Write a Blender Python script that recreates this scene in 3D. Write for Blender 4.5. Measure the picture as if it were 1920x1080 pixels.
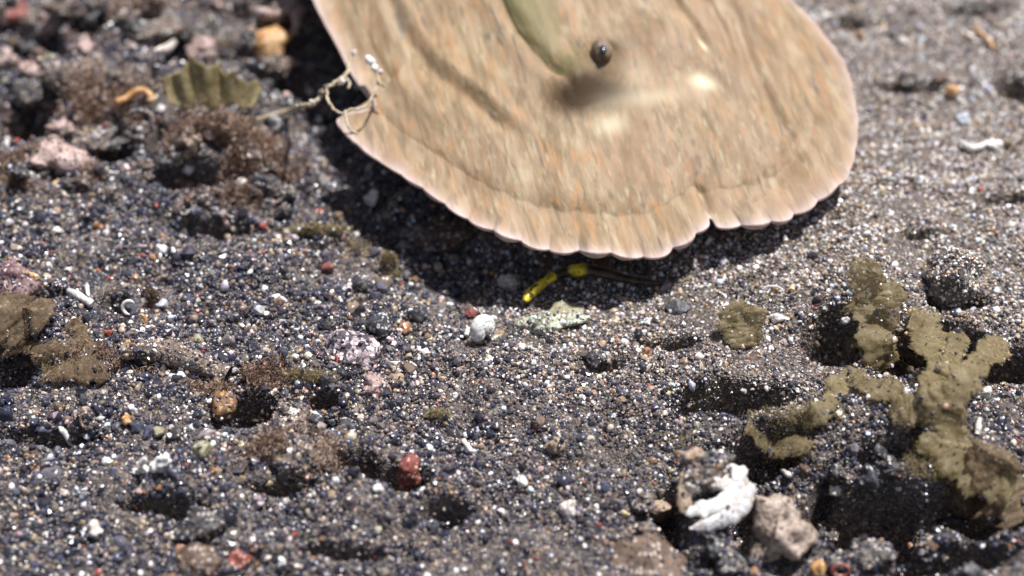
import bpy, math, random
import numpy as np
from mathutils import Vector, Matrix, noise as mnoise

for o in list(bpy.data.objects): bpy.data.objects.remove(o)
scene = bpy.context.scene
R = math.radians

# ------------------------------------------------------------------ camera
CAM_H, DEP, FPX = 0.184, R(42), 2637.0          # real metres: a macro view about 20 cm wide
cam_d = bpy.data.cameras.new('camera'); cam = bpy.data.objects.new('camera', cam_d)
scene.collection.objects.link(cam)
cam.location = (0, 0, CAM_H); cam.rotation_euler = (R(90) - DEP, 0, 0)
cam_d.sensor_width = 36; cam_d.lens = 18 / (960 / FPX)
cam_d.clip_start = 0.005; cam_d.clip_end = 30
cam_d.dof.use_dof = True; cam_d.dof.focus_distance = 0.256; cam_d.dof.aperture_fstop = 9.0
scene.camera = cam
# ------------------------------------------------------------------ light
SUN_EL, SUN_AZ = R(70), R(50)                    # from behind the fish, a little to the right
w = bpy.data.worlds.new('World'); scene.world = w; w.use_nodes = True
nt = w.node_tree; bg = nt.nodes['Background']; bg.inputs['Strength'].default_value = 0.085
sky = nt.nodes.new('ShaderNodeTexSky'); sky.sky_type = 'NISHITA'; sky.sun_disc = False
sky.sun_elevation = SUN_EL; sky.sun_rotation = SUN_AZ
tint = nt.nodes.new('ShaderNodeMix'); tint.data_type = 'RGBA'; tint.blend_type = 'MULTIPLY'; tint.inputs[0].default_value = 1
tint.inputs[7].default_value = (1.0, .78, .66, 1)                     # water-filtered, silty brown ambient light
nt.links.new(sky.outputs[0], tint.inputs[6]); nt.links.new(tint.outputs[2], bg.inputs[0])
sl = bpy.data.lights.new('sun', 'SUN'); sl.energy = 5.0; sl.angle = R(4); sl.color = (1, .965, .945)
sun = bpy.data.objects.new('sun', sl); scene.collection.objects.link(sun)
sdir = Vector((math.sin(SUN_AZ) * math.cos(SUN_EL), math.cos(SUN_AZ) * math.cos(SUN_EL), math.sin(SUN_EL)))
sun.rotation_euler = sdir.to_track_quat('Z', 'Y').to_euler(); sun.location = (.3, .5, .8)
scene.view_settings.view_transform = 'Standard'; scene.view_settings.look = 'None'
scene.view_settings.exposure = 0.48; scene.view_settings.gamma = 1
scene.render.resolution_x = 1024; scene.render.resolution_y = 576

# ------------------------------------------------------------------ helpers
rng = np.random.default_rng(7); random.seed(7)
FWD = np.array([0, math.cos(DEP), -math.sin(DEP)]); UPV = np.array([0, math.sin(DEP), math.cos(DEP)])
def ray(px, py):
    px = np.asarray(px, float); py = np.asarray(py, float)
    return FWD + ((px - 960) / FPX)[..., None] * np.array([1., 0, 0]) + ((540 - py) / FPX)[..., None] * UPV
def hash2(ix, iy, seed):
    n = (ix.astype(np.int64) * 374761393 + iy.astype(np.int64) * 668265263 + seed * 1442695041) & 0x7fffffff
    n = ((n ^ (n >> 13)) * 1274126177) & 0x7fffffff
    n = (n ^ (n >> 16)) & 0xffffff
    return n / float(0xffffff)
def vnoise(x, y, seed=0):
    ix = np.floor(x); iy = np.floor(y); fx = x - ix; fy = y - iy
    fx = fx * fx * (3 - 2 * fx); fy = fy * fy * (3 - 2 * fy)
    a = hash2(ix, iy, seed); b = hash2(ix + 1, iy, seed); c = hash2(ix, iy + 1, seed); d = hash2(ix + 1, iy + 1, seed)
    return (a + (b - a) * fx) * (1 - fy) + (c + (d - c) * fx) * fy - .5
def fbm(x, y, seed=0, oct=3):
    t = 0; a = 1
    for k in range(oct):
        t = t + a * vnoise(x + 13.7 * k, y - 7.1 * k, seed + k); a *= .5; x = x * 2.03; y = y * 2.03
    return t
def sstep(a, b, x):
    t = np.clip((x - a) / (b - a), 0, 1); return t * t * (3 - 2 * t)

# features of the seabed: (px, py, rx, ry, height mm, kind, angle)
FEAT = [
 (380,190,130,60,7,'m',0),(130,150,120,60,5,'m',0),(440,300,90,45,6,'m',0),(260,60,150,40,4,'m',0),(520,60,60,40,3,'m',0),
 (110,330,110,40,4,'m',0),(80,640,150,70,4,'m',0),(330,680,110,30,3.5,'m',-12),(560,850,95,40,4.5,'m',0),(420,920,80,45,3,'m',0),
 (700,960,110,50,3,'m',0),(1650,430,330,150,6,'m',8),(1520,800,260,60,4,'m',0),(1750,830,140,80,5,'m',0),(1640,560,60,60,4,'m',0),
 (1000,760,420,45,2.5,'m',-4),(1330,960,60,50,5,'m',0),(560,700,90,25,3,'m',0),
 (880,470,230,80,-5,'m',0),(640,300,90,90,-3,'m',0),
 (205,290,50,30,-9,'h',0),(35,235,55,38,-8,'h',0),(395,425,90,16,-4,'h',-8),(110,110,60,20,-5,'h',0),(420,130,40,14,-4,'h',0),
 (70,90,50,34,-8,'h',10),(175,70,40,30,-7,'h',0),(330,110,40,16,-6,'h',0),(80,215,44,26,-8,'h',-10),(300,285,22,20,-6,'h',0),(560,160,50,24,-5,'h',0),(250,20,50,14,-6,'h',0),(470,160,30,12,-5,'h',0),(360,350,60,16,-6,'h',0),(1540,930,20,60,-7,'h',-30),(1440,940,36,22,-7,'h',0),(1720,1060,60,16,-7,'h',0),(1300,1050,50,12,-5,'h',0),
 (478,790,58,26,-9,'h',0),(575,800,60,12,-7,'h',0),(610,762,30,12,-5,'h',0),(745,912,62,22,-8,'h',-10),(665,880,35,20,-8,'h',0),
 (835,965,40,16,-4,'h',0),(525,922,60,10,-5,'h',0),(1368,750,98,28,-11,'h',6),(1440,850,62,26,-11,'h',12),(1255,960,32,50,-10,'h',0),
 (1640,970,98,48,-14,'h',-6),(1825,965,75,36,-11,'h',-18),(1708,668,38,26,-13,'h',0),(1668,703,26,18,-10,'h',30),(1570,638,58,30,-9,'h',0),
 (1895,690,52,28,-13,'h',18),(1800,655,36,22,-10,'h',0),(1392,975,28,52,-8,'h',0),(1785,585,44,14,-7,'h',0),(1650,870,45,14,-6,'h',0),
 (30,690,48,34,-7,'h',0),(1835,22,52,9,-4,'h',14),(1905,160,35,18,-6,'h',0),(1690,165,70,12,-3,'h',0),(1590,40,30,10,-3,'h',0),
 (110,575,30,14,-4,'h',0),(215,575,26,16,-4,'h',0),(1890,390,50,10,-4,'h',14),(1720,470,34,9,-3,'h',10),(1250,640,60,9,-3,'h',0),
 (100,820,90,14,-3.5,'h',-8),(640,1040,70,14,-4,'h',0),(300,955,70,12,-4,'h',-10),(1120,680,40,10,-2.5,'h',0),(1780,1045,100,22,-7,'h',0)]
def ground0(px, py):
    r = ray(px, py); t = CAM_H / -r[2]; return r * t, t
F2 = []
for (px, py, rx, ry, h, k, a) in FEAT:
    g, t = ground0(px, py); s = t / FPX; dep = math.asin(-ray(px, py)[2] / np.linalg.norm(ray(px, py)))
    F2.append((g[0], g[1], rx * s, ry * s / math.sin(dep), h * .001 * (1.35 if k == 'h' else 1), k, R(a)))
def H(x, y):
    x = np.asarray(x, float); y = np.asarray(y, float)
    left = 1 - sstep(-.035, .03, x + .25 * (.21 - y))
    bank = (1 - left) * sstep(.165, .205, y - .1 * x)
    rough = .40 + 1.0 * (1 - bank) + .35 * left * sstep(.2, .26, y)
    h = .0026 * fbm(x / .045, y / .045, 1, 2) + .0027 * rough * fbm(x / .014, y / .014, 5, 3) + .0013 * rough * fbm(x / .0042, y / .0042, 11, 2)
    # fine slanting ripples on the smoother right hand bank
    u = y - .28 * x; v = x + .28 * y
    h = h + .0022 * left * sstep(.225, .27, y) * fbm(x / .008, y / .008, 47, 2)
    h = h + .0016 * bank * fbm(v / .02, u / .0045, 21, 3)
    wob = .75 * fbm(x / .010, y / .010, 31, 3)
    for (fx, fy, rx, ry, hh, k, a) in F2:
        dx = x - fx; dy = y - fy; ca, sa = math.cos(a), math.sin(a)
        q = ((dx * ca + dy * sa) / rx) ** 2 + ((dy * ca - dx * sa) / ry) ** 2
        if k == 'm': h = h + hh * np.exp(-.8 * q)
        else: h = h + hh * np.exp(-(np.clip(q * np.clip(1 + wob, .3, 3), 0, 6) ** 2.5) * .7)
    far = np.exp(-np.clip((np.hypot(x, y - .22) - .3) / .3, 0, 20))
    return h * far
def place(px, py, lift=0.0):
    """ray / seabed intersection, with the point held `lift` metres above the seabed"""
    r = ray(px, py); lo, hi = .10, .9
    ts = np.linspace(.12, .6, 240); P = r[None, :] * ts[:, None]
    d = CAM_H + P[:, 2] - H(P[:, 0], P[:, 1]) - lift
    i = np.argmax(d < 0) if (d < 0).any() else len(ts) - 1
    a, b = ts[max(i - 1, 0)], ts[i]
    for _ in range(18):
        m = (a + b) / 2; p = r * m
        if CAM_H + p[2] - float(H(p[0], p[1])) - lift > 0: a = m
        else: b = m
    p = r * b; return Vector((p[0], p[1], p[2] + CAM_H)), b / FPX

def tag(o, label=None, cat=None, group=None, kind=None):
    if label: o['label'] = label
    if cat: o['category'] = cat
    if group: o['group'] = group
    if kind: o['kind'] = kind
    return o
def mesh_obj(name, verts, faces, mat, parent=None, smooth=True, attrs=None):
    me = bpy.data.meshes.new(name)
    verts = np.asarray(verts, np.float32)
    if isinstance(faces, np.ndarray):
        n = faces.shape[1]
        me.vertices.add(len(verts)); me.vertices.foreach_set('co', verts.ravel())
        me.loops.add(faces.size); me.loops.foreach_set('vertex_index', faces.astype(np.int32).ravel())
        me.polygons.add(len(faces)); me.polygons.foreach_set('loop_start', np.arange(0, faces.size, n, dtype=np.int32))
        me.update(calc_edges=True); me.validate()
    else:
        me.from_pydata([tuple(v) for v in verts], [], [tuple(f) for f in faces])
    if smooth: me.polygons.foreach_set('use_smooth', np.ones(len(me.polygons), bool))
    for k, v in (attrs or {}).items():
        v = np.asarray(v, np.float32)
        if v.ndim == 1: a = me.attributes.new(k, 'FLOAT', 'POINT'); a.data.foreach_set('value', v)
        else: a = me.attributes.new(k, 'FLOAT_COLOR', 'POINT'); a.data.foreach_set('color', v.ravel())
    if mat: me.materials.append(mat)
    o = bpy.data.objects.new(name, me); scene.collection.objects.link(o)
    if parent: o.parent = parent
    return o
def empty(name, loc, label, cat, group=None):
    o = bpy.data.objects.new(name, None); o.location = loc; o.empty_display_size = .003
    scene.collection.objects.link(o); return tag(o, label, cat, group)

# ------------------------------------------------------------------ materials
def newmat(name):
    m = bpy.data.materials.new(name); m.use_nodes = True
    b = m.node_tree.nodes['Principled BSDF']; return m, m.node_tree, b
def N(nt, t, **kw):
    n = nt.nodes.new(t)
    for k, v in kw.items():
        if k.startswith('_'): n.inputs[k[1:]].default_value = v
        else: setattr(n, k, v)
    return n
def mixc(nt, fac, a, b, blend='MIX'):
    m = nt.nodes.new('ShaderNodeMix'); m.data_type = 'RGBA'; m.blend_type = blend
    for s, v in ((m.inputs[0], fac), (m.inputs[6], a), (m.inputs[7], b)):
        if hasattr(v, 'links') or isinstance(v, bpy.types.NodeSocket): nt.links.new(v, s)
        else: s.default_value = v if not isinstance(v, tuple) or len(v) == 4 else (*v, 1)
    return m.outputs[2]
def ramp(nt, src, p0, p1, c0=(0, 0, 0, 1), c1=(1, 1, 1, 1)):
    r = nt.nodes.new('ShaderNodeValToRGB'); r.color_ramp.elements[0].position = p0; r.color_ramp.elements[1].position = p1
    r.color_ramp.elements[0].color = c0; r.color_ramp.elements[1].color = c1
    nt.links.new(src, r.inputs[0]); return r.outputs[0]
def stone(name, c1, c2, scale=600, rough=.55, speck=None, bump=.4, thr=(.42, .58), sub=0, spec=.5):
    """mottled stone / shell: two colours by noise, optional specks, fine bump (sizes in 1/m)"""
    m, nt, b = newmat(name); L = nt.links.new
    tc = N(nt, 'ShaderNodeTexCoord')
    n1 = N(nt, 'ShaderNodeTexNoise', _Scale=scale, _Detail=4.0, _Roughness=.65); L(tc.outputs['Object'], n1.inputs['Vector'])
    col = mixc(nt, ramp(nt, n1.outputs[0], *thr), c1, c2)
    n2 = N(nt, 'ShaderNodeTexNoise', _Scale=scale * 4, _Detail=3.0); L(tc.outputs['Object'], n2.inputs['Vector'])
    col = mixc(nt, ramp(nt, n2.outputs[0], .35, .65), mixc(nt, .35, col, (0.02, .02, .02, 1)), col)
    if speck:
        v = N(nt, 'ShaderNodeTexVoronoi', _Scale=scale * 2.6); L(tc.outputs['Object'], v.inputs['Vector'])
        sep = N(nt, 'ShaderNodeSeparateColor'); L(v.outputs['Color'], sep.inputs[0])
        g = N(nt, 'ShaderNodeMath', operation='GREATER_THAN'); L(sep.outputs[0], g.inputs[0]); g.inputs[1].default_value = .72
        l = N(nt, 'ShaderNodeMath', operation='LESS_THAN'); L(v.outputs['Distance'], l.inputs[0]); l.inputs[1].default_value = .45
        mm = N(nt, 'ShaderNodeMath', operation='MULTIPLY'); L(g.outputs[0], mm.inputs[0]); L(l.outputs[0], mm.inputs[1])
        col = mixc(nt, mm.outputs[0], col, speck)
    L(col, b.inputs['Base Color']); b.inputs['Roughness'].default_value = rough; b.inputs['Specular IOR Level'].default_value = spec
    bp = N(nt, 'ShaderNodeBump', _Strength=bump, _Distance=.0006); L(n2.outputs[0], bp.inputs['Height']); L(bp.outputs[0], b.inputs['Normal'])
    if sub:
        b.inputs['Subsurface Weight'].default_value = sub; b.inputs['Subsurface Radius'].default_value = (.002, .0015, .001); b.inputs['Subsurface Scale'].default_value = .6
    return m
M = {
 'slate': stone('slate_stone', (.035,.036,.045), (.08,.08,.09), 500, .42, (.5,.5,.5)),
 'dark': stone('dark_stone', (.022,.022,.026), (.07,.065,.06), 500, .5, (.35,.32,.3)),
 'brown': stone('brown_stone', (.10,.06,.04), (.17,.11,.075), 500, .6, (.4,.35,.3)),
 'tan': stone('tan_stone', (.30,.21,.14), (.42,.32,.23), 500, .6, (.16,.12,.1)),
 'pink': stone('pink_stone', (.36,.24,.21), (.60,.47,.43), 500, .6, (.18,.1,.1)),
 'beige': stone('beige_rock', (.22,.17,.13), (.52,.42,.35), 380, .6, (.1,.08,.07), thr=(.36,.56), bump=.7),
 'pinkgrey': stone('crusted_stone', (.07,.06,.08), (.58,.47,.50), 420, .6, (.75,.7,.72), thr=(.46,.54)),
 'purple': stone('purple_crust', (.14,.07,.08), (.32,.21,.21), 420, .6, (.6,.45,.45)),
 'orange': stone('orange_stone', (.55,.27,.09), (.66,.42,.2), 400, .5, (.75,.6,.4)),
 'red': stone('red_crust', (.26,.065,.05), (.18,.07,.055), 600, .6, (.6,.3,.25)),
 'white': stone('white_shell', (.74,.74,.70), (.85,.85,.82), 350, .35, bump=.25, sub=.1),
 'chalk': stone('chalky_shell', (.66,.60,.54), (.80,.77,.72), 500, .55, (.3,.22,.16), bump=.5),
 'olive': stone('olive_stone', (.28,.26,.15), (.40,.38,.26), 500, .6, (.15,.12,.08)),
 'green': stone('pale_green_crust', (.14,.15,.10), (.50,.54,.40), 420, .6, (.65,.66,.55), thr=(.4,.56)),
 'grit': stone('gritty_stone', (.06,.058,.06), (.22,.19,.16), 650, .6, (.7,.66,.6), bump=.9),
 'grittan': stone('gritty_tan', (.13,.10,.08), (.33,.26,.20), 650, .65, (.65,.55,.5), bump=.9),
 'rust': stone('rusty_algae', (.22,.10,.03), (.12,.06,.03), 500, .6, (.4,.25,.1)),
 'film': stone('algal_film', (.17,.14,.085), (.28,.235,.155), 300, .75, (.5,.42,.3), bump=.35, sub=.25),
}
# sand grains: colour comes from each grain
def grain_mat(name='sand_grain', rough=.27):
    m, nt, b = newmat(name); L = nt.links.new
    a = N(nt, 'ShaderNodeAttribute', attribute_type='INSTANCER', attribute_name='gcol')
    tc = N(nt, 'ShaderNodeTexCoord'); n1 = N(nt, 'ShaderNodeTexNoise', _Scale=1.6, _Detail=3.0); L(tc.outputs['Object'], n1.inputs['Vector'])
    f = ramp(nt, n1.outputs[0], .3, .75, (.6,.6,.6,1), (1.35,1.3,1.25,1))
    L(mixc(nt, 1.0, a.outputs['Color'], f, 'MULTIPLY'), b.inputs['Base Color'])
    b.inputs['Roughness'].default_value = rough; b.inputs['Specular IOR Level'].default_value = .6
    return m
MG = grain_mat()
# bed below the grains
m, nt, b = newmat('dark_sand_bed'); L = nt.links.new
tc = N(nt, 'ShaderNodeTexCoord')
v = N(nt, 'ShaderNodeTexVoronoi', _Scale=1500.0); L(tc.outputs['Object'], v.inputs['Vector'])
sep = N(nt, 'ShaderNodeSeparateColor'); L(v.outputs['Color'], sep.inputs[0])
nq = N(nt, 'ShaderNodeTexNoise', _Scale=900.0, _Detail=5.0, _Roughness=.75); L(tc.outputs['Object'], nq.inputs['Vector'])
v.inputs['Scale'].default_value = 2600
c = mixc(nt, ramp(nt, nq.outputs[0], .38, .62), (.035,.03,.032,1), (.15,.122,.10,1))
c = mixc(nt, ramp(nt, sep.outputs[0], .80, .86), c, (.28,.24,.21,1))
L(c, b.inputs['Base Color']); b.inputs['Roughness'].default_value = .6
bp = N(nt, 'ShaderNodeBump', _Strength=.8, _Distance=.0005); L(v.outputs['Distance'], bp.inputs['Height']); L(bp.outputs[0], b.inputs['Normal'])
MBED = m

# ------------------------------------------------------------------ seabed
def axis(lo, hi, step, far, n=26):
    mid = np.arange(lo, hi + step * .5, step); g = (np.arange(1, n + 1) / n) ** 3
    return np.concatenate([(lo - (far) * g)[::-1], mid, hi + far * g])
xs = axis(-.19, .19, .00045, 3.0); ys = axis(.09, .37, .00045, 3.0)
X, Y = np.meshgrid(xs, ys); Z = H(X, Y)
nx, ny = len(xs), len(ys)
idx = np.arange(nx * ny).reshape(ny, nx)
faces = np.stack([idx[:-1, :-1], idx[:-1, 1:], idx[1:, 1:], idx[1:, :-1]], -1).reshape(-1, 4)
tag(mesh_obj('ground', np.stack([X, Y, Z], -1).reshape(-1, 3), faces, MBED), kind='structure')

# ------------------------------------------------------------------ grains
def scatter(name, P, size, cols, mat, protos=6, sub=2, bumpy=.55, label=None, cat=None, flat=None):
    n = len(P)
    me = bpy.data.meshes.new(name); me.vertices.add(n); me.vertices.foreach_set('co', P.astype(np.float32).ravel())
    def at(k, t, f, d): a = me.attributes.new(k, t, 'POINT'); a.data.foreach_set(f, np.ascontiguousarray(d).ravel())
    at('gcol', 'FLOAT_COLOR', 'color', np.concatenate([cols, np.ones((n, 1))], 1).astype(np.float32))
    asp = rng.uniform(.62, 1.25, (n, 3))
    if flat is not None: asp = asp * np.array(flat)
    at('gscl', 'FLOAT_VECTOR', 'vector', (asp * size[:, None]).astype(np.float32))
    at('grot', 'FLOAT_VECTOR', 'vector', rng.uniform(0, 6.28, (n, 3)).astype(np.float32))
    at('gidx', 'INT', 'value', rng.integers(0, protos, n).astype(np.int32))
    me.materials.append(mat)
    o = bpy.data.objects.new(name, me); scene.collection.objects.link(o)
    ng = bpy.data.node_groups.new(name, 'GeometryNodeTree'); L = ng.links.new
    ng.interface.new_socket('Geometry', in_out='INPUT', socket_type='NodeSocketGeometry')
    ng.interface.new_socket('Geometry', in_out='OUTPUT', socket_type='NodeSocketGeometry')
    gi = ng.nodes.new('NodeGroupInput'); go = ng.nodes.new('NodeGroupOutput')
    g2i = ng.nodes.new('GeometryNodeGeometryToInstance')
    for k in range(protos):
        ico = ng.nodes.new('GeometryNodeMeshIcoSphere'); ico.inputs['Radius'].default_value = 1; ico.inputs['Subdivisions'].default_value = sub
        pos = ng.nodes.new('GeometryNodeInputPosition')
        nz = ng.nodes.new('ShaderNodeTexNoise'); nz.noise_dimensions = '4D'; nz.inputs['Scale'].default_value = .9; nz.inputs['W'].default_value = 3.7 * k; nz.inputs['Detail'].default_value = 1.5
        L(pos.outputs[0], nz.inputs['Vector'])
        sb = ng.nodes.new('ShaderNodeVectorMath'); sb.operation = 'SUBTRACT'; sb.inputs[1].default_value = (.5, .5, .5); L(nz.outputs['Color'], sb.inputs[0])
        sc = ng.nodes.new('ShaderNodeVectorMath'); sc.operation = 'SCALE'; sc.inputs['Scale'].default_value = bumpy * 3; L(sb.outputs[0], sc.inputs[0])
        sp = ng.nodes.new('GeometryNodeSetPosition'); L(ico.outputs[0], sp.inputs[0]); L(sc.outputs[0], sp.inputs['Offset'])
        ss = ng.nodes.new('GeometryNodeSetShadeSmooth'); ss.inputs['Shade Smooth'].default_value = (k % 3 == 0); L(sp.outputs[0], ss.inputs[0])
        sm = ng.nodes.new('GeometryNodeSetMaterial'); sm.inputs['Material'].default_value = mat; L(ss.outputs[0], sm.inputs[0])
        L(sm.outputs[0], g2i.inputs[0])
    iop = ng.nodes.new('GeometryNodeInstanceOnPoints'); iop.inputs['Pick Instance'].default_value = True
    L(gi.outputs[0], iop.inputs['Points']); L(g2i.outputs[0], iop.inputs['Instance'])
    for a, t, s in (('gscl', 'FLOAT_VECTOR', 'Scale'), ('grot', 'FLOAT_VECTOR', 'Rotation'), ('gidx', 'INT', 'Instance Index')):
        na = ng.nodes.new('GeometryNodeInputNamedAttribute'); na.data_type = t; na.inputs['Name'].default_value = a
        L(na.outputs['Attribute'], iop.inputs[s])
    L(iop.outputs[0], go.inputs[0])
    md = o.modifiers.new('scatter', 'NODES'); md.node_group = ng
    return tag(o, label, cat, kind='stuff')

PAL = np.array([(.030,.030,.044),(.060,.060,.082),(.115,.108,.122),(.18,.152,.140),(.31,.24,.18),(.50,.43,.36),(.84,.86,.90),(.36,.20,.10),(.30,.075,.055),(.50,.34,.31),(.34,.30,.17)])
def grain_cols(x, y, big=0):
    left = 1 - sstep(-.035, .03, x + .25 * (.21 - y))
    up = sstep(.15, .215, y)
    warm = (1 - left) * up
    W = np.zeros((len(x), len(PAL)))
    base = np.array([.32,.25,.16,.12,.065,.035,.055,.012,.005,.008,.003])
    gold = np.array([.02,.04,.09,.15,.24,.28,.27,.012,.002,.006,.006])
    rust = np.array([.25,.21,.17,.19,.10,.035,.045,.022,.009,.014,.004])
    patch = sstep(.0, .5, fbm(x / .022, y / .022, 77, 2)) * left
    W = base[None] * (1 - warm)[:, None] + gold[None] * warm[:, None]
    W = W * (1 - patch)[:, None] + rust[None] * patch[:, None]
    if big: W[:, :3] *= 1.4; W[:, 6] *= .7
    cw = np.cumsum(W, 1); cw /= cw[:, -1:]
    k = (rng.random(len(x))[:, None] > cw).sum(1)
    hue = rng.normal(-.02, .075, (len(x), 1)); c = PAL[k] * rng.uniform(.65, 1.4, (len(x), 1)) * (1 + hue * np.array([[1., .25, -1.5]])) * rng.uniform(.94, 1.06, (len(x), 3))
    return np.clip(c, 0.008, .9), k
def silt(x, y): return sstep(.02, .38, fbm(x / .011, y / .008, 63, 3))
def pts(n, pad=.02):
    y = rng.uniform(.112, .352, n * 2); x = rng.uniform(-.185, .185, n * 2)
    keep = np.abs(x) < (y * .56 + .02 + pad)
    x, y = x[keep], y[keep]
    return x, y
def hidden(x, y, k):      # thin out where nothing is ever seen
    return x, y
# layers: fine, medium, coarse
for nm, cnt, r0, sg, lab in (('sand_grains', 235000, .000235, .40, 'fine and coarse dark volcanic sand covering the seabed'),):
    x, y = pts(cnt); left = 1 - sstep(-.035, .03, x + .25 * (.21 - y))
    size = r0 * np.exp(rng.normal(0, sg, len(x))) * (.85 + .3 * left)
    cols, k = grain_cols(x, y); size = np.where(k == 6, size * rng.uniform(.7, 1.25, len(x)), size)
    P = np.stack([x, y, H(x, y) + size * rng.uniform(-.3, 1.1, len(x)) - size * 1.35 * silt(x, y)], -1)
    scatter(nm, P, size * 1.12, cols, MG, sub=1, bumpy=.5, label=lab, cat='sand')
x, y = pts(24000); left = 1 - sstep(-.035, .03, x + .25 * (.21 - y))
keep = rng.random(len(x)) < 1 - .75 * (1 - left) * sstep(.15, .215, y); x, y = x[keep], y[keep]
size = .00044 * np.exp(rng.normal(0, .28, len(x))); cols, k = grain_cols(x, y, 1)
scatter('gravel', np.stack([x, y, H(x, y) + size * .35 - size * .7 * silt(x, y)], -1), size, cols, MG, bumpy=.5, label='coarse dark grit and tiny gravel strewn over the sand', cat='gravel')
x, y = pts(2200); keep = (rng.random(len(x)) < .15 + .85 * (x < -.01)); x, y = x[keep], y[keep]
size = .0008 * np.exp(rng.normal(0, .25, len(x))); cols, k = grain_cols(x, y, 1)
scatter('loose_pebbles', np.stack([x, y, H(x, y) + size * .3], -1), size, cols * .9, MG, sub=3, bumpy=.5, label='countless small loose stones scattered among the grit', cat='pebbles')

# ------------------------------------------------------------------ shape builders
import bmesh
def ico(sub):
    bm = bmesh.new(); bmesh.ops.create_icosphere(bm, subdivisions=sub, radius=1)
    v = np.array([q.co[:] for q in bm.verts]); f = [[q.index for q in p.verts] for p in bm.faces]; bm.free()
    return v, np.array(f)
ICO = {k: ico(k) for k in (3, 4, 5)}
SEED = [100]
def lump_verts(seed, sub=4, amp=.3, freq=1.2, cuts=6, fine=.06):
    """rock: sphere cut by random planes, then roughened"""
    v, f = ICO[sub]; v = v.copy(); rs = np.random.default_rng(seed)
    for _ in range(cuts):
        n = rs.normal(size=3); n /= np.linalg.norm(n); d = rs.uniform(.62, .9)
        q = v @ n; ex = np.clip(q - d, 0, None); v -= ex[:, None] * n * .92
    out = np.empty_like(v); so = seed * 3.17
    for i, p in enumerate(v):
        a = Vector(p)
        k = 1 + amp * mnoise.noise(a * freq + Vector((so, 0, 0))) + fine * mnoise.noise(a * freq * 4.2 + Vector((0, so, 0))) + fine * .6 * mnoise.noise(a * freq * 11 + Vector((0, 0, so)))
        out[i] = p * k
    return out, f
def rock(name, px, py, wpx, hpx, mat, label, cat='pebble', rot=0, lift=.35, depth=1.0, amp=.3, fine=.06, cuts=6, sub=4, group=None, smooth=True, freq=1.2, parts=None):
    SEED[0] += 1
    rx = wpx / 2; rz = hpx / 2
    p, s = place(px, py, 0); p, s = place(px, py, rz * s * lift)
    v, f = lump_verts(SEED[0], sub, amp, freq, cuts, fine)
    v = v * np.array([rx * s, (rx + rz) / 2 * s * depth, rz * s])
    rs = np.random.default_rng(SEED[0])
    Mr = Matrix.Rotation(R(-rot), 4, 'Y') @ Matrix.Rotation(R(12), 4, 'X')
    v = v @ np.array(Mr.to_3x3()).T
    o = mesh_obj(name, v, f, M[mat], smooth=smooth); o.location = p
    return tag(o, label, cat, group)
def sweep(pts, rad, nseg=10, closed=False, jitter=0, cap=True, squash=1.0):
    """tube through 3D points (numpy) with radii"""
    pts = np.asarray(pts, float); rad = np.broadcast_to(np.asarray(rad, float), (len(pts),)).copy()
    n = len(pts); T = np.gradient(pts, axis=0)
    if closed: T = np.roll(pts, -1, 0) - np.roll(pts, 1, 0)
    T /= np.linalg.norm(T, axis=1)[:, None] + 1e-12
    up = np.array([0, 0, 1.]) if abs(T[0][2]) < .9 else np.array([1., 0, 0])
    V = []; nrm = np.cross(T[0], up); nrm /= np.linalg.norm(nrm)
    for i in range(n):
        nrm = nrm - T[i] * (nrm @ T[i]); nrm /= np.linalg.norm(nrm); bn = np.cross(T[i], nrm)
        for k in range(nseg):
            a = 2 * math.pi * k / nseg
            r = rad[i] * (1 + jitter * (random.random() - .5))
            V.append(pts[i] + r * (math.cos(a) * nrm + squash * math.sin(a) * bn))
    F = []
    for i in range(n if closed else n - 1):
        for k in range(nseg):
            j = (i + 1) % n
            F.append((i * nseg + k, i * nseg + (k + 1) % nseg, j * nseg + (k + 1) % nseg, j * nseg + k))
    if cap and not closed:
        F.append(tuple(range(nseg))[::-1]); F.append(tuple((n - 1) * nseg + k for k in range(nseg)))
    return np.array(V), F
def spl(P, n):
    """Catmull-Rom through control points"""
    P = np.asarray(P, float); P2 = np.vstack([2 * P[0] - P[1], P, 2 * P[-1] - P[-2]]); out = []
    t = np.linspace(0, len(P) - 1 - 1e-9, n)
    for u in t:
        i = int(u); f = u - i; a, b, c, d = P2[i:i + 4]
        out.append(.5 * ((2 * b) + (-a + c) * f + (2 * a - 5 * b + 4 * c - d) * f * f + (-a + 3 * b - 3 * c + d) * f ** 3))
    return np.array(out)
def merge(parts):
    V = []; F = []; o = 0
    for v, f in parts:
        V.append(np.asarray(v)); F += [tuple(int(i) + o for i in q) for q in f]; o += len(v)
    return np.vstack(V), F
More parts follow.
